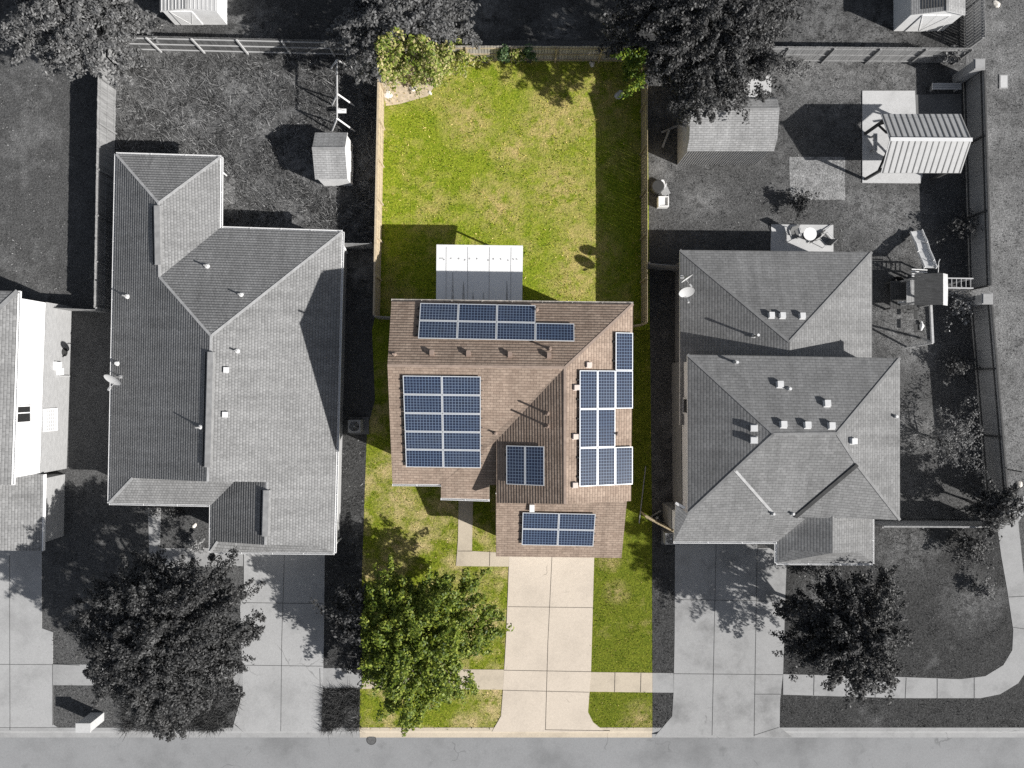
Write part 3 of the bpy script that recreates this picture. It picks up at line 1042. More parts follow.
# patio cover behind the house
pc = thing('patio_cover', 'flat white metal patio cover attached behind the brown roofed house', 'patio cover', W(480, 290, 0))
hz = 2.75
a, c, d, e = W(436.5, 246.5, hz), W(523, 247.5, hz), W(522, 312, hz + .25), W(436, 311, hz + .25)
b = MB(); b.poly([e, d, c, a]); b.poly([q - Vector((0, 0, .09)) for q in (a, c, d, e)])
for q, r_ in ((a, c), (c, d), (d, e), (e, a)):
    b.poly([r_, q, q - Vector((0, 0, .09)), r_ - Vector((0, 0, .09))])
b.build('cover_sheet', 'metal_white', pc)
b = MB()
for f in (0.115, .365, .615, .865):
    b.bar(a.lerp(c, f) + Vector((0, 0, .008)), e.lerp(d, f) + Vector((0, 0, .008)), .02, .012)
b.build('seam', 'plastic_grey', pc)
b = MB()
for i, f in enumerate((.06, .09, .17, .26, .33, .385, .47, .60, .66, .745, .83, .89, .93)):
    q = a.lerp(c, f) + (e - a) * (.185 + .02 * (i % 3 == 1)) + Vector((0, 0, .012))
    b.box(q, (.09 if i != 0 else .2, .06, .012), .2 * i)
for i, (f, L) in enumerate(((.19, .42), (.315, .28), (.425, .12), (.545, .12), (.815, .3))):
    q0 = a.lerp(c, f) + (e - a) * .82; q1 = a.lerp(c, f) + (e - a) * (.82 - L)
    v = Vector((.05 + .02 * (i < 2), 0, .0))
    u = Vector((0, 0, .006))
    b.poly([q1 - v * .25 + u, q1 + v * .25 + u, q0 + v + u, q0 - v + u])
b.build('stain', 'stain', pc)
b = MB(); b.bar(a + Vector((0, .05, -.05)), c + Vector((0, .05, -.05)), .11, .12); b.build('gutter', 'gutter', pc)
for f in (.04, .96):
    q = a.lerp(c, f); b = MB(); b.box((q.x, q.y - .15, hz / 2 - .06), (.09, .09, hz - .12)); b.build('post', 'white', pc)

# ============================================================ left neighbour with the long grey roof
hl = thing('grey_roofed_house', 'single storey house with a long L shaped mid grey roof and white gutters', 'house', W(225, 370, 0))
e0 = 2.7
qW = Plane.eave((116, 154), (109, 503), e0, P3, (200, 330))
qN = Plane.eave((116, 154), (220.5, 157), e0, P3, (170, 250))
qE1 = Plane.eave((220.5, 157), (220, 228), e0, P3, (150, 200))
qN2 = Plane.eave((220, 228), (342, 232), e0, P3, (250, 300))
qE2 = Plane.eave((342, 232), (334, 553), e0, P3, (250, 400))
qS1 = Plane.eave((109, 503), (211, 505), e0, P3, (160, 450))
qW2 = Plane.eave((211, 505), (210.5, 552), e0, P3, (280, 520))
qS2 = Plane.eave((210.5, 552), (334, 553.5), e0, .40, (270, 500))
A_, B_, C_, D_, E_ = W(116, 154, e0), W(220.5, 157, e0), W(220, 228, e0), W(342, 232, e0), W(334, 553, e0)
F_, G_, H_ = W(210.5, 552, e0), W(211, 505, e0), W(109, 503, e0)
r1, r2, ap, r3 = qW.at(158.5, 203), qW.at(159.5, 277), qW.at(211, 336), qW.at(207.8, 481.5)
s1 = qW.at(132.5, 478); k1, k2 = qW2.at(217.5, 541.5), qE2.at(318, 545.5)
q1, q2 = qE2.at(267, 482), qE2.at(265.5, 545)
F_left = [[A_, r1, r2, ap, r3, s1, H_], [A_, B_, r1], [B_, C_, r2, r1], [C_, D_, ap, r2], [D_, E_, k2, q2, q1, r3, ap],
          [H_, s1, qS1.at(207, 478), qS1.at(238, 478), G_], [G_, qS1.at(236.5, 479.5), qW2.at(267, 479), q2, k1, F_], [F_, k1, q2, k2, E_]]
roof_mesh(F_left).build('roof', ['roof_left', 'white'], hl)
BK = Vector((-.62, 0, 0))
walls('wall', 'brick_pale', hl, [A_, B_ + BK, C_ + BK, D_, E_, F_, G_, H_], [F_left], .33)
for a, c in ((A_, r1), (B_, r1), (D_, ap), (r2, ap), (r1, r2), (ap, r3), (H_, s1), (q1, q2), (F_, k1)):
    b = MB()
    strip_on(b, a, c, .13, -.005, .025)
    b.build('ridge_cap', 'cap_left', hl)
for (x0, y0, x1, y1, pa, pb) in ((158, 206, 159, 265, qW, qE1), (211.5, 352, 208.5, 467, qW, qE2), (267, 490, 265.8, 536, qW2, qE2)):
    b = MB()
    for off, m_, pl in ((-2.2, 1, pa), (2.2, 0, pb)):
        a, c = pl.at(x0 + off, y0), pl.at(x1 + off, y1)
        b.bar(a + Zp * .05, c + Zp * .05, .20, .09, 0, pl.n)
    a, c = pa.at(x0, y0), pa.at(x1, y1)
    b.bar(a + Zp * .10, c + Zp * .10, .30, .06, 0)
    b.bar(a + Zp * .02 - Vector((.33, 0, .11)), c + Zp * .02 - Vector((.33, 0, .11)), .05, .05, 1)
    b.build('ridge_vent', ['cap_grey', 'vent_dark'], hl)
gutter(hl, A_, H_, out=Vector((-1, 0, 0))); gutter(hl, A_, B_, out=Vector((0, 1, 0))); gutter(hl, B_, C_, out=Vector((1, 0, 0))); gutter(hl, C_, D_, out=Vector((0, 1, 0)))
gutter(hl, D_, E_, out=Vector((1, 0, 0))); gutter(hl, F_, E_, out=Vector((0, -1, 0))); gutter(hl, G_, F_, out=Vector((-1, 0, 0))); gutter(hl, H_, G_, out=Vector((0, -1, 0)))
for q, pl, hh in (((207.5, 266.5), qN2, .45), ((241.5, 295), qN2, .45), ((127.5, 296.5), qW, .5), ((237.5, 351), qE2, .4), ((201, 427), qW, .6), ((117.5, 363.5), qW, .15)):
    pipe_vent(hl, pl.at(*q), pl.n, hh, .045)
    b = MB(); b.tube([pl.at(*q) + Zp * .02, pl.at(*q) + Zp * .16], [.14, .09], 10); b.build('pipe_boot', 'vent_white', hl)
for q in ((226.5, 370), (225.3, 414.5)):
    box_vent(hl, qE2.at(*q), qE2.n, 'vent_white', .29, .2)
b = MB(); q = W(224, 172, .0)
b.tube([W(221, 171, 2.5), W(221.5, 171.5, 1.2), W(226.5, 175.5, .12)], .05, 8); b.build('downspout', 'gutter', hl)
b = MB(); b.tube([W(343, 246, 2.5), W(344, 247, .9), W(347, 253, .08)], .06, 8); b.build('downspout', 'gutter', hl)
b = MB(); b.tube([W(335, 545, 2.5), W(338, 541, .9), W(341, 538.5, .08)], .05, 8); b.build('downspout', 'gutter', hl)
b = MB(); x0 = W(246, 548).x; x1 = W(322, 548).x; yy = W(0, 552, e0).y + .30
for r in range(4):
    for i in range(4):
        b.box((x0 + (x1 - x0) * (i + .5) / 4, yy, .03 + .53 * (r + .5)), ((x1 - x0) / 4 - .02, .05, .51))
b.build('garage_door', 'white', hl)
satellite_dish('satellite_dish', 'pale oval satellite dish on the west eave of the L shaped grey roof', qW.at(121, 377), (-.25, -.75, .62), .42)

# ============================================================ far left house, cut by the frame
hf = thing('white_walled_house', 'house at the frame edge with a white upper wall above pale brick', 'house', W(-20, 420, 0))
ef = 5.0
fE = Plane.eave((18, 291), (11.5, 485), ef, P3, (-60, 400))
fN = Plane.eave((-160, 289), (18, 291), ef, P3, (-60, 400))
a, c = W(18, 291, ef), W(11.5, 485, ef)
ap1, ap2, nw, sw2 = fE.at(-62, 366), fE.at(-66, 487), W(-140, 290, ef), W(-146, 489, ef)
F_far = [[a, c, ap2, ap1], [a, ap1, nw], [nw, ap1, ap2, sw2]]
roof_mesh(F_far).build('roof', ['roof_far', 'white'], hf)
fG = Plane.eave((43.5, 476), (42, 551), 2.4, P3, (-50, 500))
F_fg = [[fG.at(-50, 550), fG.at(42, 551), fG.at(43.5, 474.5), fG.at(-50, 474.5)]]
roof_mesh(F_fg).build('garage_roof', ['roof_far', 'white'], hf)
walls('upper_wall', 'siding', hf, [a, c, sw2, nw], [F_far], .3)
walls('lower_wall', 'brick_pale', hf, [a, c, sw2, nw], [F_far], .3, 2.35, .03)
walls('garage_wall', 'brick_pale', hf, F_fg[0], [F_fg], .3)
b = MB(); strip_on(b, a, ap1, .24); b.build('ridge_cap', 'cap_grey', hf)
gutter(hf, a, c, out=Vector((1, 0, 0)))
b = MB(); b.bar(F_fg[0][1] + Vector((.03, 0, -.08)), F_fg[0][2] + Vector((.03, 0, -.08)), .05, .2); b.build('rake_board', 'white', hf)

xw = a.x - .3


def wall_x(y):      # x of the east wall at world y
    return a.x - .3 + (c.x - a.x) * (a.y - y) / (a.y - c.y)


def window_east(py0, py1, z0, z1, h, bars, out=.05):
    y0, y1 = W(0, py0, h).y, W(0, py1, h).y
    ym, x = (y0 + y1) / 2, 0
    x = wall_x(ym) + out
    w = abs(y1 - y0)
    b = MB()
    for yy in (y0, y1):
        b.box((x, yy, (z0 + z1) / 2), (.06, .07, z1 - z0 + .07))
    for zz in (z0, z1):
        b.box((x, ym, zz), (.06, w - .07, .07))
    if bars:
        for i in range(1, 6):
            b.box((x + .005, min(y0, y1) + w * i / 6, (z0 + z1) / 2), (.03, .035, z1 - z0 - .07))
        for i in range(1, 6):
            b.box((x + .005, ym, z0 + (z1 - z0) * i / 6), (.028, w - .07, .035))
    else:
        b.box((x, ym + w * .08, (z0 + z1) / 2), (.05, .06, z1 - z0 - .07))
    o = b.build('window', 'white', hf)
    b = MB(); b.box((x - .012, ym, (z0 + z1) / 2), (.02, w - .06, z1 - z0 - .06)); b.build('pane', 'glass' if not bars else 'plastic_grey', o)


window_east(406, 422.5, 3.35, 4.6, 4.0, False, .06)
window_east(409, 430.5, 1.15, 2.3, 1.7, True, .09)
for (py, z, s_) in ((366, 1.25, (.14, .45, .5)), (371.5, 1.0, (.16, .38, .35))):
    y = W(0, py, z).y; b = MB(); b.box((wall_x(y) + .12, y, z), s_); b.box((wall_x(y) + .12, y, z + s_[2] / 2 + .02), (s_[0] + .04, s_[1] + .04, .03)); b.build('meter_box', 'white', hf)
y = W(0, 376, .6).y; b = MB(); b.tube([(wall_x(y) + .1, y, .15), (wall_x(y) + .1, y, 1.1)], .05, 8); b.build('conduit', 'plastic_grey', hf)
y = W(0, 352, .8).y; b = MB(); b.tube([(wall_x(y) + .03, y, .6), (wall_x(y) + .09, y, .6)], .24, 16); b.build('wall_vent', 'plastic_dark', hf)

# ============================================================ right neighbour
hr_ = thing('hip_roofed_house', 'two storey house with two grey hip roofs and white roof vents', 'house', W(780, 420, 0))
ep = 2.75
pN = Plane.eave((680, 250), (872, 252), ep, P3, (789, 330)); pW = Plane.eave((680, 250), (679, 360), ep, P3, (789, 330)); pE = Plane.eave((872, 252), (872, 360), ep, P3, (789, 330))
apx = pN.at(789.5, 342)
rs = Vector((apx.x + .05, W(0, 420, 4).y, apx.z))
ne_, nw_ = W(872, 252, ep), W(680, 250, ep)
F_p = [[nw_, ne_, apx], [nw_, apx, rs, pW.at(680, 425)], [ne_, pE.at(872, 425), rs, apx]]
roof_mesh(F_p).build('rear_roof', ['roof_right', 'white'], hr_)
walls('rear_wall', 'brick_dark', hr_, [nw_, ne_, W(872, 420, ep), W(680, 420, ep)], [F_p], .35)
eu = 5.0
uN = Plane.eave((688, 354.5), (900, 358), eu, P3, (800, 440)); uE = Plane.eave((900, 358), (900, 520), eu, P3, (800, 440)); uW = Plane.eave((687.5, 354.5), (688, 514), eu, P3, (800, 440))
RA, RB = uN.at(774, 434), uN.at(837, 433.5)
u_nw, u_ne, u_se, u_sw = W(687.5, 354.5, eu), W(900, 358, eu), W(900, 520, eu), W(688, 514, eu)
uS = Plane(RA, RB, u_sw)
Q1, Q2 = uW.at(735, 470), uE.at(857, 464.5)
M1, M2 = uS.at(773, 513), uS.at(795, 517)
Gl, Gr = W(674, 541.5, 4.15), W(776.5, 542, 4.15)
F_u = [[u_nw, u_ne, RB, RA], [u_ne, u_se, Q2, RB], [u_nw, RA, Q1, u_sw], [RA, RB, Q2, M2, M1, Q1], [Q2, u_se, M2], [Q1, M1, u_sw], [u_sw, M1, Gr, Gl], [M1, M2, W(805, 519, 4.78), Gr], [u_sw, Gl, Plane(Gl, Gr, Q1).at(676, 504.5)]]
roof_mesh(F_u).build('upper_roof', ['roof_right', 'white'], hr_)
walls('upper_wall', 'siding_bright', hr_, [u_nw, u_ne, u_se, M2, Gr, Gl, W(676, 504, 4.7), u_sw][:2] + [u_se, W(795, 520, 4.7), Gr, Gl, W(676, 512, 4.7), W(688.3, 512, 4.9)], [F_u], .33)
walls('lower_wall', 'brick_dark', hr_, [u_nw, u_ne, u_se, W(795, 520, 4.7), Gr, Gl, W(676, 512, 4.7), W(688.3, 512, 4.9)], [F_u], .33, 2.3, .04)
el = 4.12
lW = Plane.eave((777, 540), (777, 563), el, P3, (830, 540)); lE = Plane.eave((872.5, 518), (872.5, 563), el, P3, (830, 540))
L1, L2 = lW.at(832.5, 516), lW.at(832.5, 553)
lsw, lse = W(777, 563, el), W(872.5, 563.5, el)
F_l = [[L1, L2, lW.at(790.5, 550), lsw, W(777, 540, el), lW.at(803, 517)], [L1, lE.at(872.5, 516), lse, lE.at(860, 552.5), L2], [L2, lE.at(860, 552.5), lse, lsw, lW.at(790.5, 550)]]
roof_mesh(F_l).build('bay_roof', ['roof_right', 'white'], hr_)
walls('bay_wall', 'brick_dark', hr_, [W(777, 530, el), W(872.5, 530, el), lse, lsw], [F_l], .33)
for a, c in ((nw_, apx), (ne_, apx), (u_nw, RA), (u_ne, RB), (RA, RB), (RA, Q1), (Q1, u_sw), (RB, Q2), (Q2, u_se)):
    b = MB()
    strip_on(b, a, c, .14, -.005, .04)
    b.build('ridge_cap', 'cap_mid', hr_)
b = MB(); strip_on(b, Q2, M2, .18, .04, .10); b.build('roof_cricket', 'cap_dark', hr_)
b = MB(); strip_on(b, Q1, M1, .16, .0, .025); b.build('valley_flashing', 'cap_left', hr_)
gutter(hr_, Gl, Gr, out=Vector((0, -1, 0))); gutter(hr_, lsw, lse, out=Vector((0, -1, 0))); gutter(hr_, W(777, 541, el), lsw, out=Vector((-1, 0, 0))); gutter(hr_, lse, W(872.5, 518, el), out=Vector((1, 0, 0)))
for q in ((771, 316), (782, 316.3), (801.8, 316.7)):
    box_vent(hr_, pN.at(*q), pN.n, s=.28)
for q in ((779.5, 385), (826.5, 404), (783, 425), (807, 425.6), (831, 426.3)):
    box_vent(hr_, uN.at(*q), uN.n, s=.30)
for q in ((754, 428), (754, 440)):
    box_vent(hr_, uW.at(*q), uW.n, s=.30, h=.26)
box_vent(hr_, uE.at(852, 441), uE.n, s=.28)
for q, pl, hh in (((753.5, 336), pW, .75), ((735, 362.5), uN, .4), ((788.5, 388.8), uN, .25), ((895, 416.5), uE, .2)):
    pipe_vent(hr_, pl.at(*q), pl.n, hh, .06)
    b = MB(); b.tube([pl.at(*q) + Zp * (hh - .08), pl.at(*q) + Zp * (hh + .04)], [.075, .075], 10); b.build('pipe_cap', 'vent_white', hr_)
for q in ((773, 513.5), (792.5, 513.5)):
    pipe_vent(hr_, uS.at(*q), uS.n, .2, .06, 'vent_white')
# window on the siding that faces the brown house
xs = (u_nw.x + .33) - .03
y0, y1 = W(0, 398.5, 3.6).y, W(0, 413.5, 3.6).y
b = MB()
for yy in (y0, y1):
    b.box((xs, yy, 3.55), (.06, .08, 1.5))
for zz in (2.8, 4.3):
    b.box((xs, (y0 + y1) / 2, zz), (.06, abs(y1 - y0) - .08, .08))
o = b.build('window', 'white', hr_)
b = MB(); b.box((xs + .012, (y0 + y1) / 2, 3.55), (.02, abs(y1 - y0) - .07, 1.43)); b.build('pane', 'glass', o)
b = MB(); b.bar(W(675.5, 503, 4.6), W(685, 508, 4.75), .14, .14); b.build('rake_return', 'white', hr_)
satellite_dish('satellite_dish', 'larger pale satellite dish above the north west corner of the hip roofed house', pW.at(683, 291), (.1, -.75, .62), .38)
dd = satellite_dish('satellite_dish', 'small white satellite dish seen edge on behind the larger dish', pW.at(682, 277), (.55, -.82, .12), .33)


# ------------------------------------------------------------------ fences
def fence(name, label, p0, p1, hgt, mat, side=1, gap=.012, group=None, pick=.14, cap=None, rails=3, railmat=None, bay=2.4, pickside=None):
    """privacy fence from ground pixel p0 to p1: posts and bays of pickets; side = which side the rails are on"""
    A, B = W(*p0), W(*p1)
    L = (B - A).length
    d = (B - A) / L
    n = Vector((-d.y, d.x, 0)) * side
    t = thing(name, label, 'fence', A, group)
    nb = max(1, round(L / bay))
    for i in range(nb + 1):
        q = A.lerp(B, i / nb)
        b = MB(); b.box(q + n * .07 + Zp * (hgt / 2 - .03), (.09, .09, hgt - .06), math.atan2(d.y, d.x)); b.build('post', railmat or mat, t)
    for i in range(nb):
        a, c = A.lerp(B, i / nb), A.lerp(B, (i + 1) / nb)
        b = MB()
        l = (c - a).length
        k = max(1, int(l / (pick + gap)))
        for j in range(k):
            q = a.lerp(c, (j + .5) / k)
            dz = random.uniform(-.015, .015)
            b.frame_box(q + Zp * ((hgt + dz) / 2 + .02) + n * random.uniform(-.004, .004), d * (l / k - gap) / 2, n * .009, Zp * (hgt + dz) / 2)
        b.build('picket_panel', mat, t)
        b = MB()
        for r in range(rails):
            z = hgt * (.12 + .76 * r / max(1, rails - 1))
            b.bar(a + n * .035 + Zp * z, c + n * .035 + Zp * z, .04, .085)
        if cap:
            b.bar(a + Zp * (hgt + .055), c + Zp * (hgt + .055), .09, .035)
        b.build('rail', railmat or mat, t)
    return t


fence('wooden_fence', 'tall grey wooden fence running down beside the far left yard', (117, 46), (112.5, 311), 1.85, 'fence_grey', 1, .006)
fence('wooden_fence', 'short dark fence return between the white walled house and the far left fence', (72, 311), (112, 313), 1.7, 'fence_grey', 1)
fence('wooden_fence', 'weathered grey back fence with pale rails behind the overgrown yard', (118, 50), (378, 56), 1.8, 'fence_worn', -1, .02, railmat='rail_pale')
fence('wooden_fence', 'bleached back fence with vines behind the green lawn', (381, 60.5), (642, 61.5), 1.85, 'fence_back', -1, .022, railmat='fence_brown')
fence('wooden_fence', 'cream weathered fence along the left side of the green lawn', (384, 92), (379.5, 318), 1.75, 'fence_lit', 1, .008, cap=True)
fence('wooden_fence', 'low grey gate fence from the green lawn fence to the brown roofed house', (379, 319), (398, 320), 1.6, 'fence_back', 1)
fence('wooden_fence', 'brown slatted fence along the right side of the green lawn', (641.5, 70), (641.5, 325), 1.85, 'fence_brown', -1, .010, pick=.15)
fence('wooden_fence', 'short brown fence return from the slatted fence to the brown roofed house', (612, 331), (641.5, 326), 1.7, 'fence_brown', 1)
fence('wooden_fence', 'short dark fence between the slatted fence and the hip roofed house', (644, 268.5), (690, 272), 1.7, 'fence_dark', 1)
fence('wooden_fence', 'dark picket gate fence between the grey roofed house and the green yard', (343, 248.5), (376, 249), 1.6, 'fence_dark', 1)
fence('wooden_fence', 'grey back fence north of the pavilion yard', (646, 60.5), (953, 63), 1.85, 'fence_grey', -1, .014)
fence('wooden_fence', 'dark fence beside the shed in the top right corner', (963, -30), (965, 52), 1.8, 'fence_dark', -1, .03)
fence('wooden_gate', 'narrow weathered gate standing ajar between the brown house and the garage next door', (641, 513), (668, 527), 1.5, 'fence_brown', 1, .03)
fence('wooden_fence', 'low dark fence closing off the corner front lawn', (868, 520.5), (984, 521), 1.75, 'fence_dark', -1, .004, cap=True, railmat='fence_grey')
# subdivision fence on the right with stone pillars
fence('wooden_fence', 'dark solid side fence with a pale cap beside the pavilion', (963, 74), (969.5, 290), 1.85, 'fence_dark', -1, .002, cap=True, railmat='timber_dark', rails=2, bay=4.2)
fence('wooden_fence', 'dark solid side fence with a pale cap beside the bare shrubs', (970, 304), (986.5, 500), 1.85, 'fence_dark', -1, .002, cap=True, railmat='timber_dark', rails=2, bay=4.2)


def pillar(label, p):
    q = W(*p)
    t = thing('stone_pillar', label, 'pillar', q, 'pillars in the side fence')
    b = MB(); b.box(q + Zp * 1.0, (.5, .5, 2.0)); b.build('shaft', 'stone', t)
    b = MB(); b.box(q + Zp * 2.04, (.62, .62, .08)); b.box(q + Zp * 2.10, (.52, .52, .05)); b.build('cap', 'walk_grey', t)


pillar('pale stone pillar at the north end of the dark side fence', (956.5, 80))
pillar('pale stone pillar beside the monkey bars', (964, 303))


# ------------------------------------------------------------------ sheds
def shed(name, label, cat, eave_px, hw, hr, axis, ridge_f=.5, roofmat='roof_shed', wallmat='white', over=.08, thick=.07, gambrel=False):
    x0, y0, x1, y1 = eave_px
    a, c = W(x0, y0, hw), W(x1, y1, hw)
    X0, X1, Y1, Y0_ = a.x, c.x, a.y, c.y          # Y1 north, Y0_ south
    cx, cy = (X0 + X1) / 2, (Y0_ + Y1) / 2
    t = thing(name, label, cat, (cx, cy, 0))
    P = lambda x, y, z: Vector((x, y, z))
    if axis == 'x':
        yr = Y1 + (Y0_ - Y1) * ridge_f
        fs = [[P(X0, Y1, hw), P(X1, Y1, hw), P(X1, yr, hr), P(X0, yr, hr)], [P(X0, Y0_, hw), P(X1, Y0_, hw), P(X1, yr, hr), P(X0, yr, hr)]]
        if gambrel:
            ym1, ym2 = Y1 + (yr - Y1) * .3, Y0_ + (yr - Y0_) * .25
            hm = hw + (hr - hw) * .62
            fs = [[P(X0, Y1, hw), P(X1, Y1, hw), P(X1, ym1, hm), P(X0, ym1, hm)], [P(X0, ym1, hm), P(X1, ym1, hm), P(X1, yr, hr), P(X0, yr, hr)],
                  [P(X0, yr, hr), P(X1, yr, hr), P(X1, ym2, hm), P(X0, ym2, hm)], [P(X0, ym2, hm), P(X1, ym2, hm), P(X1, Y0_, hw), P(X0, Y0_, hw)]]
        ridge = (P(X0, yr, hr), P(X1, yr, hr))
    else:
        xr = X0 + (X1 - X0) * ridge_f
        fs = [[P(X0, Y0_, hw), P(X0, Y1, hw), P(xr, Y1, hr), P(xr, Y0_, hr)], [P(X1, Y0_, hw), P(X1, Y1, hw), P(xr, Y1, hr), P(xr, Y0_, hr)]]
        ridge = (P(xr, Y1, hr), P(xr, Y0_, hr))
    roof_mesh(fs, thick).build('roof', [roofmat, wallmat], t)
    b = MB(); strip_on(b, *ridge, .16, .015, .02); b.build('ridge_cap', 'cap_grey', t)
    walls('wall', wallmat, t, [P(X0, Y0_, 0), P(X1, Y0_, 0), P(X1, Y1, 0), P(X0, Y1, 0)], [fs], over, gap=.08)
    return t, (X0, X1, Y0_, Y1)


def shed_door(t, c, w, h, face, mat='white'):
    b = MB()
    ax = Vector((1, 0, 0)) if face in 'ns' else Vector((0, 1, 0))
    nn = {'s': Vector((0, -1, 0)), 'n': Vector((0, 1, 0)), 'e': Vector((1, 0, 0)), 'w': Vector((-1, 0, 0))}[face]
    for s_ in (-1, 1):
        b.frame_box(Vector(c) + ax * s_ * w / 4 + nn * .02, ax * (w / 4 - .012), nn * .02, Zp * h / 2)
        b.bar(Vector(c) + ax * s_ * .02 + nn * .05 - Zp * h * .45, Vector(c) + ax * s_ * (w / 2 - .05) + nn * .05 + Zp * h * .45, .012, .03)
    b.build('door', mat, t)


t, q = shed('garden_shed', 'small white walled shed with a pale grey roof in the overgrown yard', 'shed', (315, 132.5, 347.5, 179), 1.75, 2.35, 'x', .42, wallmat='white')
shed_door(t, (q[1] - .08, (q[2] + q[3]) / 2, .85), 1.2, 1.6, 'e')
t, q = shed('garden_shed', 'pale ribbed roof shed with a white wall cut by the top edge', 'shed', (160, -40, 217, 11.5), 1.65, 1.95, 'y', .5, roofmat='metal_roof', wallmat='white')
b = MB()
for i in range(15):
    x = q[0] + .1 + (q[1] - q[0] - .2) * i / 14
    zz = 1.65 + .3 * (1 - abs(2 * (x - q[0]) / (q[1] - q[0]) - 1)) + .02
    b.bar((x, q[2] + .02, zz), (x, q[3] - .02, zz), .03, .03)
b.build('roof_rib', 'vent_white', t)
shed_door(t, ((q[0] + q[1]) / 2 - .5, q[2] + .08, .8), 1.3, 1.5, 's')
t, q = shed('barn_shed', 'large grey barn style shed with a sagging curved gable beside the slatted fence', 'shed', (687, 97, 774, 151), 2.75, 3.55, 'x', .33, roofmat='roof_shed', wallmat='brick_dark', gambrel=True, over=.1)
for o in list(t.children):
    if o.name.startswith('wall'):
        o.data.materials[0] = plain('barn siding', g3(.42), .15)
b = MB()
for i in range(34):
    x = q[0] + .12 + (q[1] - q[0] - .24) * i / 33
    b.box((x, q[2] + .085, 1.33), (.035, .03, 2.6))
b.build('batten', 'cap_grey', t)
t, q = shed('white_shed', 'white gabled shed with a dark roof panel in the top right corner', 'shed', (911, -50, 965.5, 15), 2.0, 2.45, 'y', .58, roofmat='roof_shed', wallmat='white')
shed_door(t, ((q[0] + q[1]) / 2, q[2] + .08, .95), 1.6, 1.8, 's')
b = MB()
for i in range(9):
    x = q[0] + .55 + .14 * i
    zz = 2.0 + .45 * min(1, (x - q[0]) / ((q[1] - q[0]) * .58)) + .015
    b.bar((x, q[2] + .25, zz), (x, q[3], zz), .07, .02)
b.build('roof_panel', 'cap_dark', t)

# pavilion
pv = thing('pavilion', 'open pavilion with a ribbed pale metal roof standing on a concrete slab', 'pavilion', W(915, 145, 0))
hN, hR, hS = 2.3, 3.25, 2.3
a, c, d, e, f, g_ = W(883.5, 114, hN), W(962, 114, hN), W(968.5, 140, hR), W(885.5, 139.5, hR), W(963, 173, hS), W(882.5, 173, hS)
xl, xr_ = (a.x + e.x + g_.x) / 3, (c.x + d.x + f.x) / 3
for q in (a, e, g_):
    q.x = xl
for q in (c, d, f):
    q.x = xr_
roof_mesh([[a, c, d, e], [e, d, f, g_]], .04).build('roof', ['metal_roof', 'steel'], pv)
b = MB()
for i in range(14):
    k = (i + .35) / 13.6
    x = xl + (xr_ - xl) * k
    for A0, B0 in ((Vector((x, a.y, a.z)), Vector((x, e.y, e.z))), (Vector((x, e.y, e.z)), Vector((x, g_.y, g_.z)))):
        b.bar(A0 + Zp * .012, B0 + Zp * .012, .055, .02)
b.build('roof_rib', 'rib', pv)
b = MB(); b.bar(e + Zp * .05, d + Zp * .05, .2, .03); b.build('ridge_cap', 'plastic_pale', pv)
for px, py in ((-1, 1), (1, 1), (-1, -1), (1, -1)):
    x = xl + .25 if px < 0 else xr_ - .25
    y = a.y - .3 if py > 0 else g_.y + .3
    b = MB(); b.box((x, y, 1.2), (.14, .14, 2.4)); b.bar((x, y, 1.5), (x - px * .8, y, 2.35), .09, .09); b.bar((x, y, 1.5), (x, y - py * .8, 2.45), .09, .09); b.build('post', 'timber_dark', pv)
b = MB()
for y in (a.y - .3, g_.y + .3):
    b.bar((xl + .1, y, 2.36), (xr_ - .1, y, 2.36), .1, .16)
b.build('beam', 'timber_dark', pv)


def simple(name, label, cat, loc, parts, group=None):
    t = thing(name, label, cat, loc, group)
    for nm, fn, mt in parts:
        b = MB(); fn(b); b.build(nm, mt, t)
    return t


# timber bench beyond the pavilion, weathered boards on the slab
p = W(942, 89.5)
simple('bench', 'long pale bench north of the pavilion', 'bench', p, [
    ('seat', lambda b: [b.box(p + Vector((0, k, .45)), (1.7, .11, .04)) for k in (-.13, 0, .13)], 'rail_pale'),
    ('leg', lambda b: b.box(p + Vector((-.7, 0, .21)), (.08, .3, .42)), 'timber'), ('leg', lambda b: b.box(p + Vector((.7, 0, .21)), (.08, .3, .42)), 'timber')])
p = W(871, 145)
simple('bench', 'narrow pale bench at the west edge of the pavilion slab', 'bench', p, [
    ('seat', lambda b: [b.box(p + Vector((k, 0, .5)), (.1, 1.0, .04)) for k in (-.06, .06)], 'rail_pale'),
    ('leg', lambda b: b.box(p + Vector((0, -.4, .24)), (.2, .07, .48)), 'timber'), ('leg', lambda b: b.box(p + Vector((0, .4, .24)), (.2, .07, .48)), 'timber')])


# patio furniture
def chair(label, p, rz):
    t = thing('patio_chair', label, 'chair', p, 'chairs on the pale patio')
    X, Y = Vector((math.cos(rz), math.sin(rz), 0)), Vector((-math.sin(rz), math.cos(rz), 0))
    b = MB(); b.frame_box(p + Zp * .42, X * .25, Y * .25, Zp * .02); b.build('seat', 'fabric', t)
    b = MB(); b.frame_box(p + Zp * .72 + Y * .3, X * .25, (Y * .3 + Zp).normalized() * .3, (Zp * .3 - Y).normalized() * .02); b.build('backrest', 'fabric', t)
    for s_ in (-1, 1):
        b = MB(); b.tube([p + X * s_ * .29 - Y * .27, p + X * s_ * .29 - Y * .25 + Zp * .62, p + X * s_ * .29 + Y * .3 + Zp * .64], .02, 6); b.build('armrest', 'vent_white', t)
        b = MB(); b.tube([p + X * s_ * .27 + Y * .33, p + X * s_ * .27 + Y * .24 + Zp * .42], .02, 6); b.build('leg', 'vent_white', t)


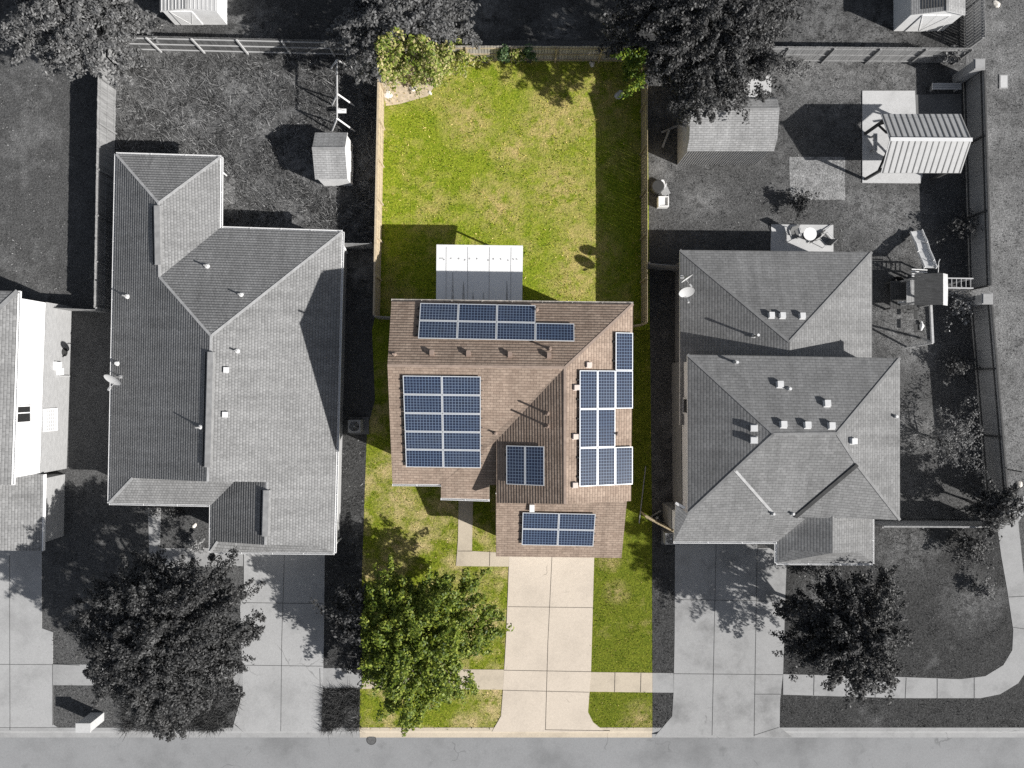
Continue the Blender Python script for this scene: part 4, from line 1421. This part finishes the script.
pz = Vector((0, 0, .05))
chair('dark sling patio chair at the left of the pale patio', W(791, 236) + pz, .3)
chair('dark sling patio chair near the right corner of the pale patio', W(822, 241) + pz, -2.4)
p = W(806, 236) + pz
simple('patio_table', 'low white table between the two patio chairs', 'table', p, [
    ('tabletop', lambda b: b.tube([p + Zp * .5, p + Zp * .54], .38, 20), 'white'), ('pedestal', lambda b: (b.tube([p, p + Zp * .5], .05, 8), b.tube([p, p + Zp * .04], .22, 14)), 'steel_dark')])
p = W(818, 236) + pz
simple('parasol', 'closed dark parasol lying across the pale patio', 'parasol', p, [
    ('folded_canopy', lambda b: b.tube([p + Vector((-.55, -.45, .1)), p + Vector((0, 0, .14)), p + Vector((.35, .3, .1))], [.03, .1, .05], 8), 'fabric'),
    ('pole', lambda b: b.tube([p + Vector((.3, .26, .1)), p + Vector((.75, .62, .06))], .025, 6), 'steel')])

# ------------------------------------------------------------------ play tower with slide, ladder and swing beam
ht = 2.1
c0 = W(935, 287, 0)
pt = thing('play_tower', 'wooden play tower with a wavy grey slide, dark roof and monkey bars', 'play set', c0)
tc = W(928.5, 290, 2.2)
tx, ty = tc.x, tc.y
hw_, hd = .72, .68
for sx in (-1, 1):
    for sy in (-1, 1):
        b = MB(); b.box((tx + sx * hw_, ty + sy * hd, 1.15), (.1, .1, 2.3)); b.build('post', 'timber', pt)
b = MB()
for i in range(10):
    b.box((tx - hw_ + .08 + i * .142, ty, 1.25), (.13, 1.4, .035))
b.build('deck', 'timber', pt)
b = MB()
for i in range(12):          # boarded roof tipped towards the house
    y = ty - .8 + i * .145
    b.bar((tx - .85, y, 2.32), (tx + .5, y, 2.72), .14, .03)
b.build('roof', 'timber_dark', pt)
b = MB()
b.poly([(tx + .5, ty - .88, 2.72), (tx + 1.0, ty - .88, 2.30), (tx + 1.0, ty + .05, 2.34), (tx + .98, ty + .85, 2.34), (tx + .5, ty + .85, 2.72)])
b.poly([(tx + .5, ty + .85, 2.69), (tx + .98, ty + .85, 2.31), (tx + 1.0, ty + .05, 2.31), (tx + 1.0, ty - .88, 2.27), (tx + .5, ty - .88, 2.69)])
b.build('roof_panel', 'rail_pale', pt)
# slide: a trough with raised rims that waves towards the north west
sl = [(930, 268, 1.5), (927.5, 261, 1.25), (923.5, 252, .95), (921, 243, .62), (917.5, 236, .35), (915.5, 231, .24)]
pts = [W(*q) for q in sl]
b = MB(); rims = {-1: MB(), 1: MB()}
for j in range(len(pts) - 1):
    for s_ in range(4):
        def P(t):
            return pts[j].lerp(pts[j + 1], t)
        a, c = P(s_ / 4), P((s_ + 1) / 4)
        d = (pts[min(j + 1, len(pts) - 1)] - pts[j]); d.z = 0; d.normalize()
        n = Vector((-d.y, d.x, 0))
        b.poly([a - n * .32, a + n * .32, c + n * .32, c - n * .32]); b.poly([q - Zp * .03 for q in (c - n * .32, c + n * .32, a + n * .32, a - n * .32)])
        for s2 in (-1, 1):
            rims[s2].bar(a + n * .34 * s2 + Zp * .06, c + n * .34 * s2 + Zp * .06, .035, .16)
b.build('slide', 'plastic_pale', pt)
for rim in rims.values():
    rim.build('slide_rim', 'plastic_white', pt)
b = MB(); a, c = W(944.5, 283, 2.0), W(973, 283.4, 2.0)
for dy in (-.27, .27):
    b.bar(a + Vector((0, dy, 0)), c + Vector((0, dy, 0)), .06, .09)
for i in range(6):
    q = a.lerp(c, (i + .5) / 6); b.tube([q + Vector((0, -.27, 0)), q + Vector((0, .27, 0))], .025, 6)
b.build('monkey_bars', 'rail_pale', pt)
for dy in (-.27, .27):
    b = MB(); b.box((c.x - .1, c.y + dy, 1.0), (.08, .08, 2.0)); b.build('post', 'timber', pt)
# climbing ramp with bars beneath the slide's mouth, railings
b = MB()
for i in range(5):
    y = ty + hd + .1 + i * .13
    b.bar((tx - .45, y, 1.3), (tx + .45, y - .05, 1.3), .05, .05)
b.build('railing', 'plastic_white', pt)
b = MB(); b.tube([W(938, 276, 1.3), W(938.5, 262, 1.6), W(940, 259, 1.7)], .03, 6); b.tube([W(932, 266, 1.5), W(939, 266, 1.5)], .03, 6); b.build('hand_rail', 'rail_pale', pt)
# lower deck and swing beam
b = MB()
l0 = W(902, 295, .7)
for i in range(9):
    b.box((l0.x - .6 + i * .17, l0.y, .7), (.15, 1.6, .04))
b.build('lower_deck', 'timber_dark', pt)
for sx in (-.6, .75):
    for sy in (-.75, .75):
        b = MB(); b.box((l0.x + sx, l0.y + sy, .35), (.09, .09, .7)); b.build('post', 'timber_dark', pt)
b = MB()
b.bar(W(930.5, 302, 2.1), W(932.5, 343, 2.1), .12, .14); b.build('swing_beam', 'rail_pale', pt)
for q0, q1_ in (((932.5, 343, 2.1), (907, 347, .02)), ((932.5, 343, 2.1), (921, 338, .02)), ((898, 302.5, 1.1), (930, 300.5, 1.3))):
    b = MB(); b.bar(W(*q0), W(*q1_), .09, .09); b.build('brace', 'rail_pale', pt)
for py in (312, 326):
    b = MB(); q = W(931.3, py, 2.05)
    for s_ in (-.22, .22):
        b.tube([q + Vector((0, s_, 0)), Vector((q.x, q.y + s_, .5))], .008, 4)
    b.box((q.x, q.y, .5), (.2, .5, .03)); b.build('swing', 'plastic_dark', pt)
p = W(920, 326, .0)
simple('toy_boat', 'small white curved toy lying on the grass below the swing beam', 'toy', p, [('hull', lambda b: b.tube([p + Vector((0, -.28, .1)), p + Vector((.06, 0, .08)), p + Vector((0, .28, .14))], [.04, .14, .03], 10), 'white')])
p = W(895, 285, 0)
simple('water_tub', 'round black tub beside the play tower', 'tub', p, [('tub', lambda b: (b.tube([p, p + Zp * .35], [.4, .46], 20, 0, False), b.tube([p + Zp * .05, p + Zp * .08], .42, 20), b.tube([p + Zp * .33, p + Zp * .37], [.49, .49], 20, 0, False)), 'plastic_dark')])

# A-frame swing in the overgrown yard
ps = W(339, 95, 0)
sw = thing('swing_set', 'pale metal frame swing set standing in the overgrown yard', 'swing set', ps)
tops = [W(337, 60, 2.0), W(337.5, 94, 2.0), W(337, 118.5, 2.0)]
b = MB(); b.tube([tops[0], tops[2]], .045, 8); b.build('top_beam', 'plastic_grey', sw)
for q, (xa, ya), (xb, yb) in ((tops[0], (331, 68.5), (352.5, 68)), (tops[1], (332, 105), (354, 105.5)), (tops[2], (332, 131), (354.5, 131))):
    for fx, fy in ((xa, ya), (xb, yb)):
        b = MB(); b.tube([q, W(fx, fy, 0)], .05, 8); b.build('leg', 'white', sw)
b = MB(); q = W(341.5, 111, .5); b.box(q, (.55, .25, .04)); b.build('seat', 'white', sw)
b = MB(); b.tube([W(338, 104, 2.0), q + Vector((-.25, 0, 0))], .012, 5); b.tube([W(338, 108, 2.0), q + Vector((.25, 0, 0))], .012, 5); b.build('chain', 'vent_white', sw)


# ------------------------------------------------------------------ air conditioners, bins, small things
def air_con(label, p, s=.72, h=.8, pad=True):
    t = thing('air_conditioner', label, 'air conditioner', p, 'air conditioner units beside the houses')
    if pad:
        b = MB(); b.box(p + Vector((.12, 0, .04)), (s + .4, s + .3, .08)); b.build('pad', 'slab_dark', t)
    b = MB(); b.box(p + Zp * (.08 + h / 2), (s, s, h)); b.build('cabinet', 'cap_left', t)
    b = MB(); z = .08 + h + .012
    for r in (.08, .15, .22, .29):
        pts = [p + Vector((math.cos(k * math.pi / 10) * r, math.sin(k * math.pi / 10) * r, z)) for k in range(21)]
        b.tube(pts, .010, 5, 0, False)
    b.tube([p + Zp * z, p + Zp * (z + .02)], .05, 10); b.build('fan_guard', 'steel', t)
    b = MB(); b.tube([p + Zp * (.08 + h), p + Zp * (.08 + h + .006)], .30, 24); b.build('fan_opening', 'vent_dark', t)


air_con('square air conditioner in the dark gap between the grey and brown roofed houses', W(357.5, 425.5))
air_con('weathered air conditioner beside the garage of the hip roofed house', W(668, 536), .65, .7)
# clutter by the slatted fence
for (px, py, r, hh, mt, lb) in ((662, 203.5, .27, .5, 'white', 'square white planter by the slatted fence'), (661.5, 185, .2, .4, 'white', 'small round white pot north of the square planter')):
    p = W(px, py)
    if hh == .5:
        simple('planter', lb, 'planter', p, [('box', lambda b: [b.box(p + Vector((x, y, hh / 2)), s) for x, y, s in ((-r, 0, (.06, 2 * r + .06, hh)), (r, 0, (.06, 2 * r + .06, hh)), (0, r, (2 * r - .06, .06, hh)), (0, -r, (2 * r - .06, .06, hh)))], mt), ('liner', lambda b: b.box(p + Zp * .2, (2 * r - .06, 2 * r - .06, .38)), 'plastic_white')])
    else:
        simple('flower_pot', lb, 'pot', p, [('pot', lambda b: (b.tube([p, p + Zp * hh], [r * .75, r], 16, 0, False), b.tube([p + Zp * (hh - .06), p + Zp * (hh - .05)], r * .92, 16)), mt), ('rim', lambda b: b.tube([p + Zp * (hh - .05), p + Zp * hh], [r * 1.08, r * 1.08], 16, 0, False), mt)])
p = W(648, 186)
simple('bin', 'dark lidded bin against the slatted fence', 'bin', W(655, 190), [
    ('body', lambda b: b.tube([W(655, 190), W(655, 190) + Zp * .8], [.28, .36], 12), 'plastic_dark'), ('lid', lambda b: b.tube([W(655, 190) + Zp * .8, W(655, 190) + Zp * .86], [.39, .33], 12), 'plastic_dark')])
p = W(664, 193)
simple('garden_chair', 'battered pale chair tipped beside the white planter', 'chair', p, [
    ('seat', lambda b: b.frame_box(p + Zp * .3, Vector((.2, .1, .06)), Vector((-.1, .2, 0)), Vector((0, 0, .02))), 'plastic_grey'),
    ('leg', lambda b: [b.tube([p + Vector((x, y, 0)), p + Vector((x * .8, y * .8, .3))], .02, 5) for x, y in ((-.2, -.2), (.25, -.15), (-.2, .2), (.2, .25))], 'vent_white'),
    ('backrest', lambda b: b.frame_box(p + Vector((-.15, .2, .5)), Vector((.18, .12, 0)), Vector((-.03, .05, .22)), Vector((.012, -.015, 0))), 'plastic_grey')])


def rock_at(name, label, cat, px, py, r, mat='rock', flat=.5):
    p = W(px, py)
    bm = bmesh.new()
    bmesh.ops.create_icosphere(bm, subdivisions=2, radius=r)
    for v in bm.verts:
        k = 1 + .3 * math.sin(v.co.x * 9 / r * .3 + px) * math.cos(v.co.y * 7 / r * .3 + py)
        v.co = Vector((v.co.x * k, v.co.y * k, max(-.02, v.co.z * flat * k)))
    me = bpy.data.meshes.new(name); bm.to_mesh(me); bm.free()
    me.materials.append(M[mat])
    o = bpy.data.objects.new(name, me); C.objects.link(o); o.location = p
    o['_w'] = tuple(p)
    return tag(o, label, cat)


rock_at('rock', 'long white rock on the bare soil by the cream fence top', 'rock', 388, 95, .24)
rock_at('rock', 'white rock in the middle of the bare soil patch', 'rock', 413, 88, .2)
rock_at('rock', 'small upright pale rock at the edge of the brush', 'rock', 420, 63, .2, 'rock', .9)
rock_at('rock', 'little pale rock right of the bare soil patch', 'rock', 430, 93, .12)
rock_at('rock', 'pale blue grey rubble heap in the shaded corner of the lawn', 'rock', 619.5, 95, .26, 'vent_white', .35)
rock_at('rock', 'small pale block at the foot of the bleached fence', 'rock', 592, 64, .18, 'rock', .9)
rock_at('rock', 'tiny white stone by the porch of the grey roofed house', 'rock', 194.5, 525.5, .14)
rock_at('rock', 'round white stone at the top of the pale verge', 'rock', 996, 4, .22)
rock_at('rock', 'small white stone low on the pale verge', 'rock', 1019, 484, .22)
p = W(1003, 82)
simple('utility_cover', 'pale rectangular utility cover set in the verge grass', 'utility cover', p, [('frame', lambda b: b.box(p + Zp * .03, (.5, .82, .06)), 'walk_grey'), ('lid', lambda b: b.box(p + Zp * .065, (.4, .7, .02)), 'slab')])
p = W(371, 741); p.z = -.125
simple('manhole_cover', 'dark round iron cover in the street by the kerb', 'manhole cover', p, [('lid', lambda b: b.tube([p + Zp * .004, p + Zp * .012], .25, 24), 'iron'), ('rim', lambda b: b.tube([p + Zp * .003, p + Zp * .010], .29, 24), 'steel_dark')])

p = W(988, 466)
simple('sign_post', 'thin dark post rising beside the dark side fence above the small corner tree', 'post', p, [('pole', lambda b: b.tube([p, p + Zp * 2.8], .035, 8), 'steel_dark'), ('cap', lambda b: b.tube([p + Zp * 2.8, p + Zp * 2.84], .05, 8), 'steel_dark')])

# brick mailbox at the kerb
p = W(97.5, 716.5)
mb = thing('mailbox_pillar', 'white painted masonry mailbox pillar at the kerb below the big oak', 'mailbox', p)
b = MB(); b.box(p + Zp * .68, (.78, .48, 1.36)); b.build('pillar', 'brick_white', mb)
b = MB(); b.box(p + Zp * 1.39, (.84, .54, .07)); b.build('cap', 'slab', mb)
b = MB(); b.box(p + Vector((0, -.245, 1.0)), (.26, .03, .24)); b.build('door', 'steel_dark', mb)

# loose boards between the slatted fence and the shed
for i, (x0, y0, x1, y1, lb) in enumerate(((662, 148, 668, 132, 'thin pale plank leaning behind the grey barn shed'), (661, 133, 676, 128, 'second pale plank lying crosswise behind the grey barn shed'))):
    b = MB(); b.bar(W(x0, y0) + Zp * .1, W(x1, y1) + Zp * .35, .12, .03); o = b.build('plank', 'timber', None, W(x0, y0)); tag(o, lb, 'plank')
b = MB(); b.bar(W(639, 523) + Zp * .05, W(645.5, 466) + Zp * .05, .05, .04); tag(b.build('pole', 'timber', None, W(640, 520)), 'long thin pole lying in the grass beside the brown house', 'pole')
b = MB(); b.bar(W(651, 516) + Zp * .1, W(659, 509) + Zp * .5, .08, .03); tag(b.build('plank', 'timber', None, W(651, 516)), 'short plank propped beyond the ajar gate', 'plank')
p = W(656.5, 518)
simple('ball', 'small white ball on the dark ground by the ajar gate', 'ball', p, [])if False else rock_at('ball', 'small white ball on the dark ground by the ajar gate', 'ball', 657, 518, .1, 'white', 1)


# ------------------------------------------------------------------ trees and shrubs
def leaf_mesh(name, centres, radii, n, size, mats, parent, split=None, flat=.45, seed=0, up=.55):
    """a crown of small folded leaves round many twig ends; split(x, y) -> material slot of a leaf"""
    r = np.random.default_rng(seed)
    ci = r.integers(0, len(centres), n)
    c = np.array(centres)[ci]
    rad = np.array(radii)[ci][:, None]
    d = r.normal(size=(n, 3)); d /= np.linalg.norm(d, axis=1)[:, None]
    d[:, 2] = np.where(d[:, 2] < -.3, -d[:, 2], d[:, 2])
    cc = np.array(centres)
    ax = cc - cc.mean(0)
    ax = ax / np.maximum(.3, np.linalg.norm(ax, axis=1))[:, None] + r.normal(0, .45, cc.shape)
    ax[:, 2] *= .5
    tt = r.uniform(-1, 1, (n, 1))
    taper = 1 - .55 * np.clip(tt, 0, 1)
    q = c + d * rad * taper * (r.uniform(0.2, 1, (n, 1)) ** .6) * np.array([.8, .8, flat + .2]) + ax[ci] * tt * rad * 1.15
    nr = d * .8 + r.normal(size=(n, 3)) * .45 + np.array([0, 0, up])
    nr /= np.linalg.norm(nr, axis=1)[:, None]
    a = np.cross(nr, r.normal(size=(n, 3))); a /= np.linalg.norm(a, axis=1)[:, None]
    b_ = np.cross(nr, a)
    s = size * r.uniform(.6, 1.3, (n, 1))
    V = np.stack([q - a * s, q - b_ * s * .55 + nr * s * .12, q + a * s * 1.1, q + b_ * s * .55 + nr * s * .12], 1)
    base = np.array(parent['_w'])
    me = bpy.data.meshes.new(name)
    me.vertices.add(n * 4); me.loops.add(n * 4); me.polygons.add(n)
    me.vertices.foreach_set('co', (V - base).reshape(-1))
    me.loops.foreach_set('vertex_index', np.arange(n * 4))
    me.polygons.foreach_set('loop_start', np.arange(0, n * 4, 4))
    for m in mats:
        me.materials.append(M[m])
    me.update(calc_edges=True)
    if split is not None:
        me.polygons.foreach_set('material_index', split(q[:, 0], q[:, 1]).astype(np.int32))
    o = bpy.data.objects.new(name, me)
    C.objects.link(o)
    o.parent = parent
    o['_w'] = tuple(base)
    return o


def tree(label, px, py, Rpx, hb, ht, nclump, rc, nleaf, size, mats, seed, split=None, bark='bark_grey', name='tree', cat='tree', wob=.25, sq=(1, 1), trunk_r=.16, fill=1.0, group=None, arms=9):
    """px,py,Rpx: crown outline at its middle height"""
    r = random.Random(seed)
    hm = (hb + ht) / 2
    c = W(px, py, hm)
    R = Rpx * S * (H - hm) / H
    base = Vector((c.x, c.y, 0))
    t = thing(name, label, cat, base, group)
    ph = [r.uniform(0, 6.28) for _ in range(5)]
    cs, rs = [], []
    for i in range(nclump):
        th = i * 2.399963 + r.uniform(-.3, .3)
        rr = math.sqrt((i + .5) / nclump)
        lim = 1 - wob * (.5 + .5 * math.sin(3 * th + ph[0])) * .7 - wob * (.5 + .5 * math.sin(7 * th + ph[1])) * .6 - wob * .4 * r.random()
        q = rr * lim * (R - rc * .8) * r.uniform(.86, 1.06)
        dome = math.sqrt(max(0, 1 - (rr * .92) ** 2))
        z = hb + (ht - hb) * dome * r.choice((1, 1, .9, .75, .5)) * r.uniform(.80, 1.0)
        cs.append((c.x + math.cos(th) * q * sq[0], c.y + math.sin(th) * q * sq[1], max(hb * .8, z)))
        rs.append(rc * r.uniform(.55, 1.5))
    fork = base + Vector((r.uniform(-.2, .2), r.uniform(-.2, .2), max(.25, hb * .75)))
    b = MB(); b.tube([base - Zp * .05, base + Zp * .15, base.lerp(fork, .55), fork], [trunk_r * 1.5, trunk_r * 1.1, trunk_r * .9, trunk_r * .85], 10)
    b.build('trunk', bark, t)
    b = MB()
    for i in range(0, nclump, max(1, nclump // (arms * 2))):
        e = Vector(cs[i])
        mid = fork.lerp(e, .5) + Vector((r.uniform(-.25, .25), r.uniform(-.25, .25), .12 * (e - fork).length))
        b.tube([fork, fork.lerp(mid, .6), mid, e], [trunk_r * .55, trunk_r * .38, trunk_r * .25, trunk_r * .08], 6, 0, False)
    b.build('limb', bark, t)
    leaf_mesh('crown', cs, rs, int(nleaf * fill), size, mats, t, split, seed=seed)
    return t


def color_split(hm):
    k = (H - hm) / H
    poly = [(p_[0], p_[1] if p_[1] < 700 else 900) for p_ in LAWN]

    def f(x, y):
        return inside(x / (S * k) + 512, 384 - y / (S * k), poly)
    return f


tree('large dark grey oak overhanging the pavement and kerb at lower left', 162, 640, 115, 3.0, 8.0, 460, .42, 92000, .070, ['leaf_oak'], 11, None, wob=.26, sq=(1, .98), trunk_r=.22)
tree('leafy green front yard tree beside the cream driveway, its left edge grey', 414, 640, 112, 1.7, 5.4, 330, .44, 52000, .086, ['leaf_oak', 'leaf_green'], 12, color_split(4.2), bark='bark', wob=.36, sq=(1.0, .94), trunk_r=.17)
tree('dark plum like tree on the corner front lawn', 850, 634, 88, 2.0, 7.0, 300, .42, 56000, .070, ['leaf_dark'], 13, None, wob=.42, sq=(.98, 1.0), trunk_r=.12)
tree('soft pale grey tree in the top left corner', 74, 12, 90, 2.6, 7.2, 260, .44, 42000, .082, ['leaf_mid'], 14, None, wob=.3, trunk_r=.2)
tree('soft grey tree behind the overgrown yard and green lawn', 402, 15, 90, 2.4, 6.6, 280, .42, 42000, .088, ['leaf_soft', 'leaf_brush'], 15, color_split(4.6), wob=.26, sq=(1.0, .86), trunk_r=.2)
tree('wide dark grey tree over the back right corner with a green left tip', 706, 32, 122, 3.2, 8.8, 460, .42, 88000, .072, ['leaf_oak', 'leaf_bright'], 16, color_split(6.0), wob=.32, sq=(1.0, .80), trunk_r=.24)
tree('small dark tree at the corner of the side fence above the pavement', 996, 508, 34, 1.2, 3.6, 30, .45, 5200, .085, ['leaf_oak'], 17, None, wob=.35, trunk_r=.07)
tree('sparse pale leaved tree inside the dark side fence', 951, 440, 52, .8, 2.8, 40, .5, 3000, .06, ['leaf_soft'], 18, None, wob=.5, trunk_r=.07)


def shrub(label, px, py, Rpx, h, n, size, mats, seed, name='shrub', rc=None, nc=14, sq=(1, 1), group=None, wob=.35):
    R = Rpx * S
    return tree(label, px, py, Rpx, h * .25, h, nc, rc or R * .38, n, size, mats, seed, None, name=name, cat='shrub', wob=wob, trunk_r=.035, sq=sq, group=group, arms=5)


shrub('dark bushy shrub on the corner front lawn below the low fence', 972, 546, 24, 1.3, 1700, .07, ['leaf_oak'], 21)
shrub('pale grey shrub by the curving pavement', 984, 590, 15, .9, 700, .06, ['leaf_mid'], 22)
shrub('dark shrub against the side fence north of the play tower', 962, 226, 20, 1.4, 900, .07, ['leaf_oak'], 23)
shrub('thin pale shrub below the monkey bars', 962, 305, 24, 1.2, 900, .06, ['leaf_pale'], 24, wob=.6)
shrub('dark shrub at the north edge of the pale patio', 802, 203, 16, 1.2, 900, .07, ['leaf_oak'], 25)
shrub('dark scrubby shrub under the lower stretch of side fence', 958, 365, 22, 1.1, 900, .07, ['leaf_oak'], 26, wob=.6)
shrub('leafy shrub below the bay roof of the hip roofed house', 822, 574, 17, 1.0, 1000, .06, ['leaf_mid'], 27, sq=(1.4, .6))
shrub('small dark shrub beside the porch path of the grey roofed house', 176, 511, 12, .9, 600, .06, ['leaf_oak'], 28)
shrub('pale shrub at the porch corner of the grey roofed house', 196, 545, 13, .8, 700, .06, ['leaf_pale'], 29)
shrub('pale tufted plant at the end of the wall below the L shaped roof', 153, 513, 9, .7, 400, .05, ['leaf_pale'], 30)
shrub('wide grey brush pile against the back fence of the pavilion yard', 790, 68, 20, .8, 900, .06, ['leaf_mid'], 31, sq=(2.0, .5))
shrub('dark creeper on the fence corner beside the north stone pillar', 950, 55, 13, 1.6, 800, .06, ['leaf_mid'], 32, sq=(1.5, .8))
shrub('pale weedy bush by the shed in the top left', 140, 30, 18, .8, 900, .06, ['leaf_mid'], 33, sq=(1.5, .7))
# brush along the back fence of the green lawn
shrub('tangled yellow green brush in the left back corner of the green lawn', 394, 69, 29, 1.2, 2300, .075, ['leaf_brush'], 41, sq=(.75, 1.05), nc=40, rc=.34, wob=.65)
shrub('pale green brush standing right of the bare soil patch', 438, 70, 29, 1.1, 2300, .075, ['leaf_brush'], 42, sq=(.85, .95), nc=40, rc=.34, wob=.65)
shrub('low yellow green brush along the back fence', 460, 54, 17, 1.3, 1600, .075, ['leaf_brush'], 43)
shrub('blue green vine on the bleached fence, left of centre', 504, 54, 11, 1.9, 900, .07, ['leaf_vine'], 44, sq=(1.3, .8))
shrub('dark green vine on the bleached fence, right of centre', 528, 53, 10, 1.9, 900, .07, ['leaf_vine'], 45, sq=(1.3, .8))
shrub('sprawling yellow green weeds at the edge of the bare soil patch', 415, 82, 18, .6, 700, .06, ['leaf_brush'], 47, nc=30, rc=.2, wob=.7)
shrub('low scrubby weeds at the foot of the bleached fence beside the brush', 484, 58, 12, .8, 500, .06, ['leaf_brush'], 48, sq=(1.5, .6), nc=20, rc=.2, wob=.6)
shrub('pale green vine spilling over the bleached fence between the other vines', 516, 55, 10, 1.8, 700, .07, ['leaf_brush'], 49, sq=(1.4, .7))
shrub('bright green sapling below the overhanging dark tree', 632, 68, 17, 2.6, 1400, .085, ['leaf_bright'], 46, sq=(.8, 1.2), nc=30, rc=.28, wob=.7)

# ------------------------------------------------------------------ light, sky, camera
ELEV, AZ = math.radians(32.5), math.atan2(1.0, -.44)     # azimuth clockwise from north
sd = Vector((math.sin(AZ) * math.cos(ELEV), math.cos(AZ) * math.cos(ELEV), math.sin(ELEV)))
sun = bpy.data.lights.new('sun', 'SUN')
sun.energy = 4.6
sun.angle = math.radians(.53)
sun.color = (1.0, .975, .935)
so = bpy.data.objects.new('sun', sun)
C.objects.link(so)
so.rotation_euler = sd.to_track_quat('Z', 'Y').to_euler()
w = bpy.data.worlds.new('World')
bpy.context.scene.world = w
w.use_nodes = True
nt = w.node_tree
sky = nt.nodes.new('ShaderNodeTexSky')
sky.sky_type = 'NISHITA'
sky.sun_disc = False
sky.sun_elevation = ELEV
sky.sun_rotation = AZ
bg = nt.nodes['Background']
bg.inputs['Strength'].default_value = .055
hs = nt.nodes.new('ShaderNodeHueSaturation')
hs.inputs['Saturation'].default_value = .5
nt.links.new(sky.outputs['Color'], hs.inputs['Color'])
nt.links.new(hs.outputs['Color'], bg.inputs['Color'])

cam = bpy.data.cameras.new('camera')
co = bpy.data.objects.new('camera', cam)
C.objects.link(co)
co.location = (0, 0, H)
cam.sensor_width = 36
cam.lens = 36 * H / 60.0
cam.clip_end = 2000
sc = bpy.context.scene
sc.camera = co
sc.view_settings.view_transform = 'Standard'
sc.view_settings.look = 'None'
sc.view_settings.exposure = .65
sc.view_settings.gamma = 1
sc.render.engine = 'CYCLES'
sc.cycles.use_denoising = False
sc.cycles.max_bounces = 6
for o in bpy.data.objects:
    if '_w' in o:
        del o['_w']
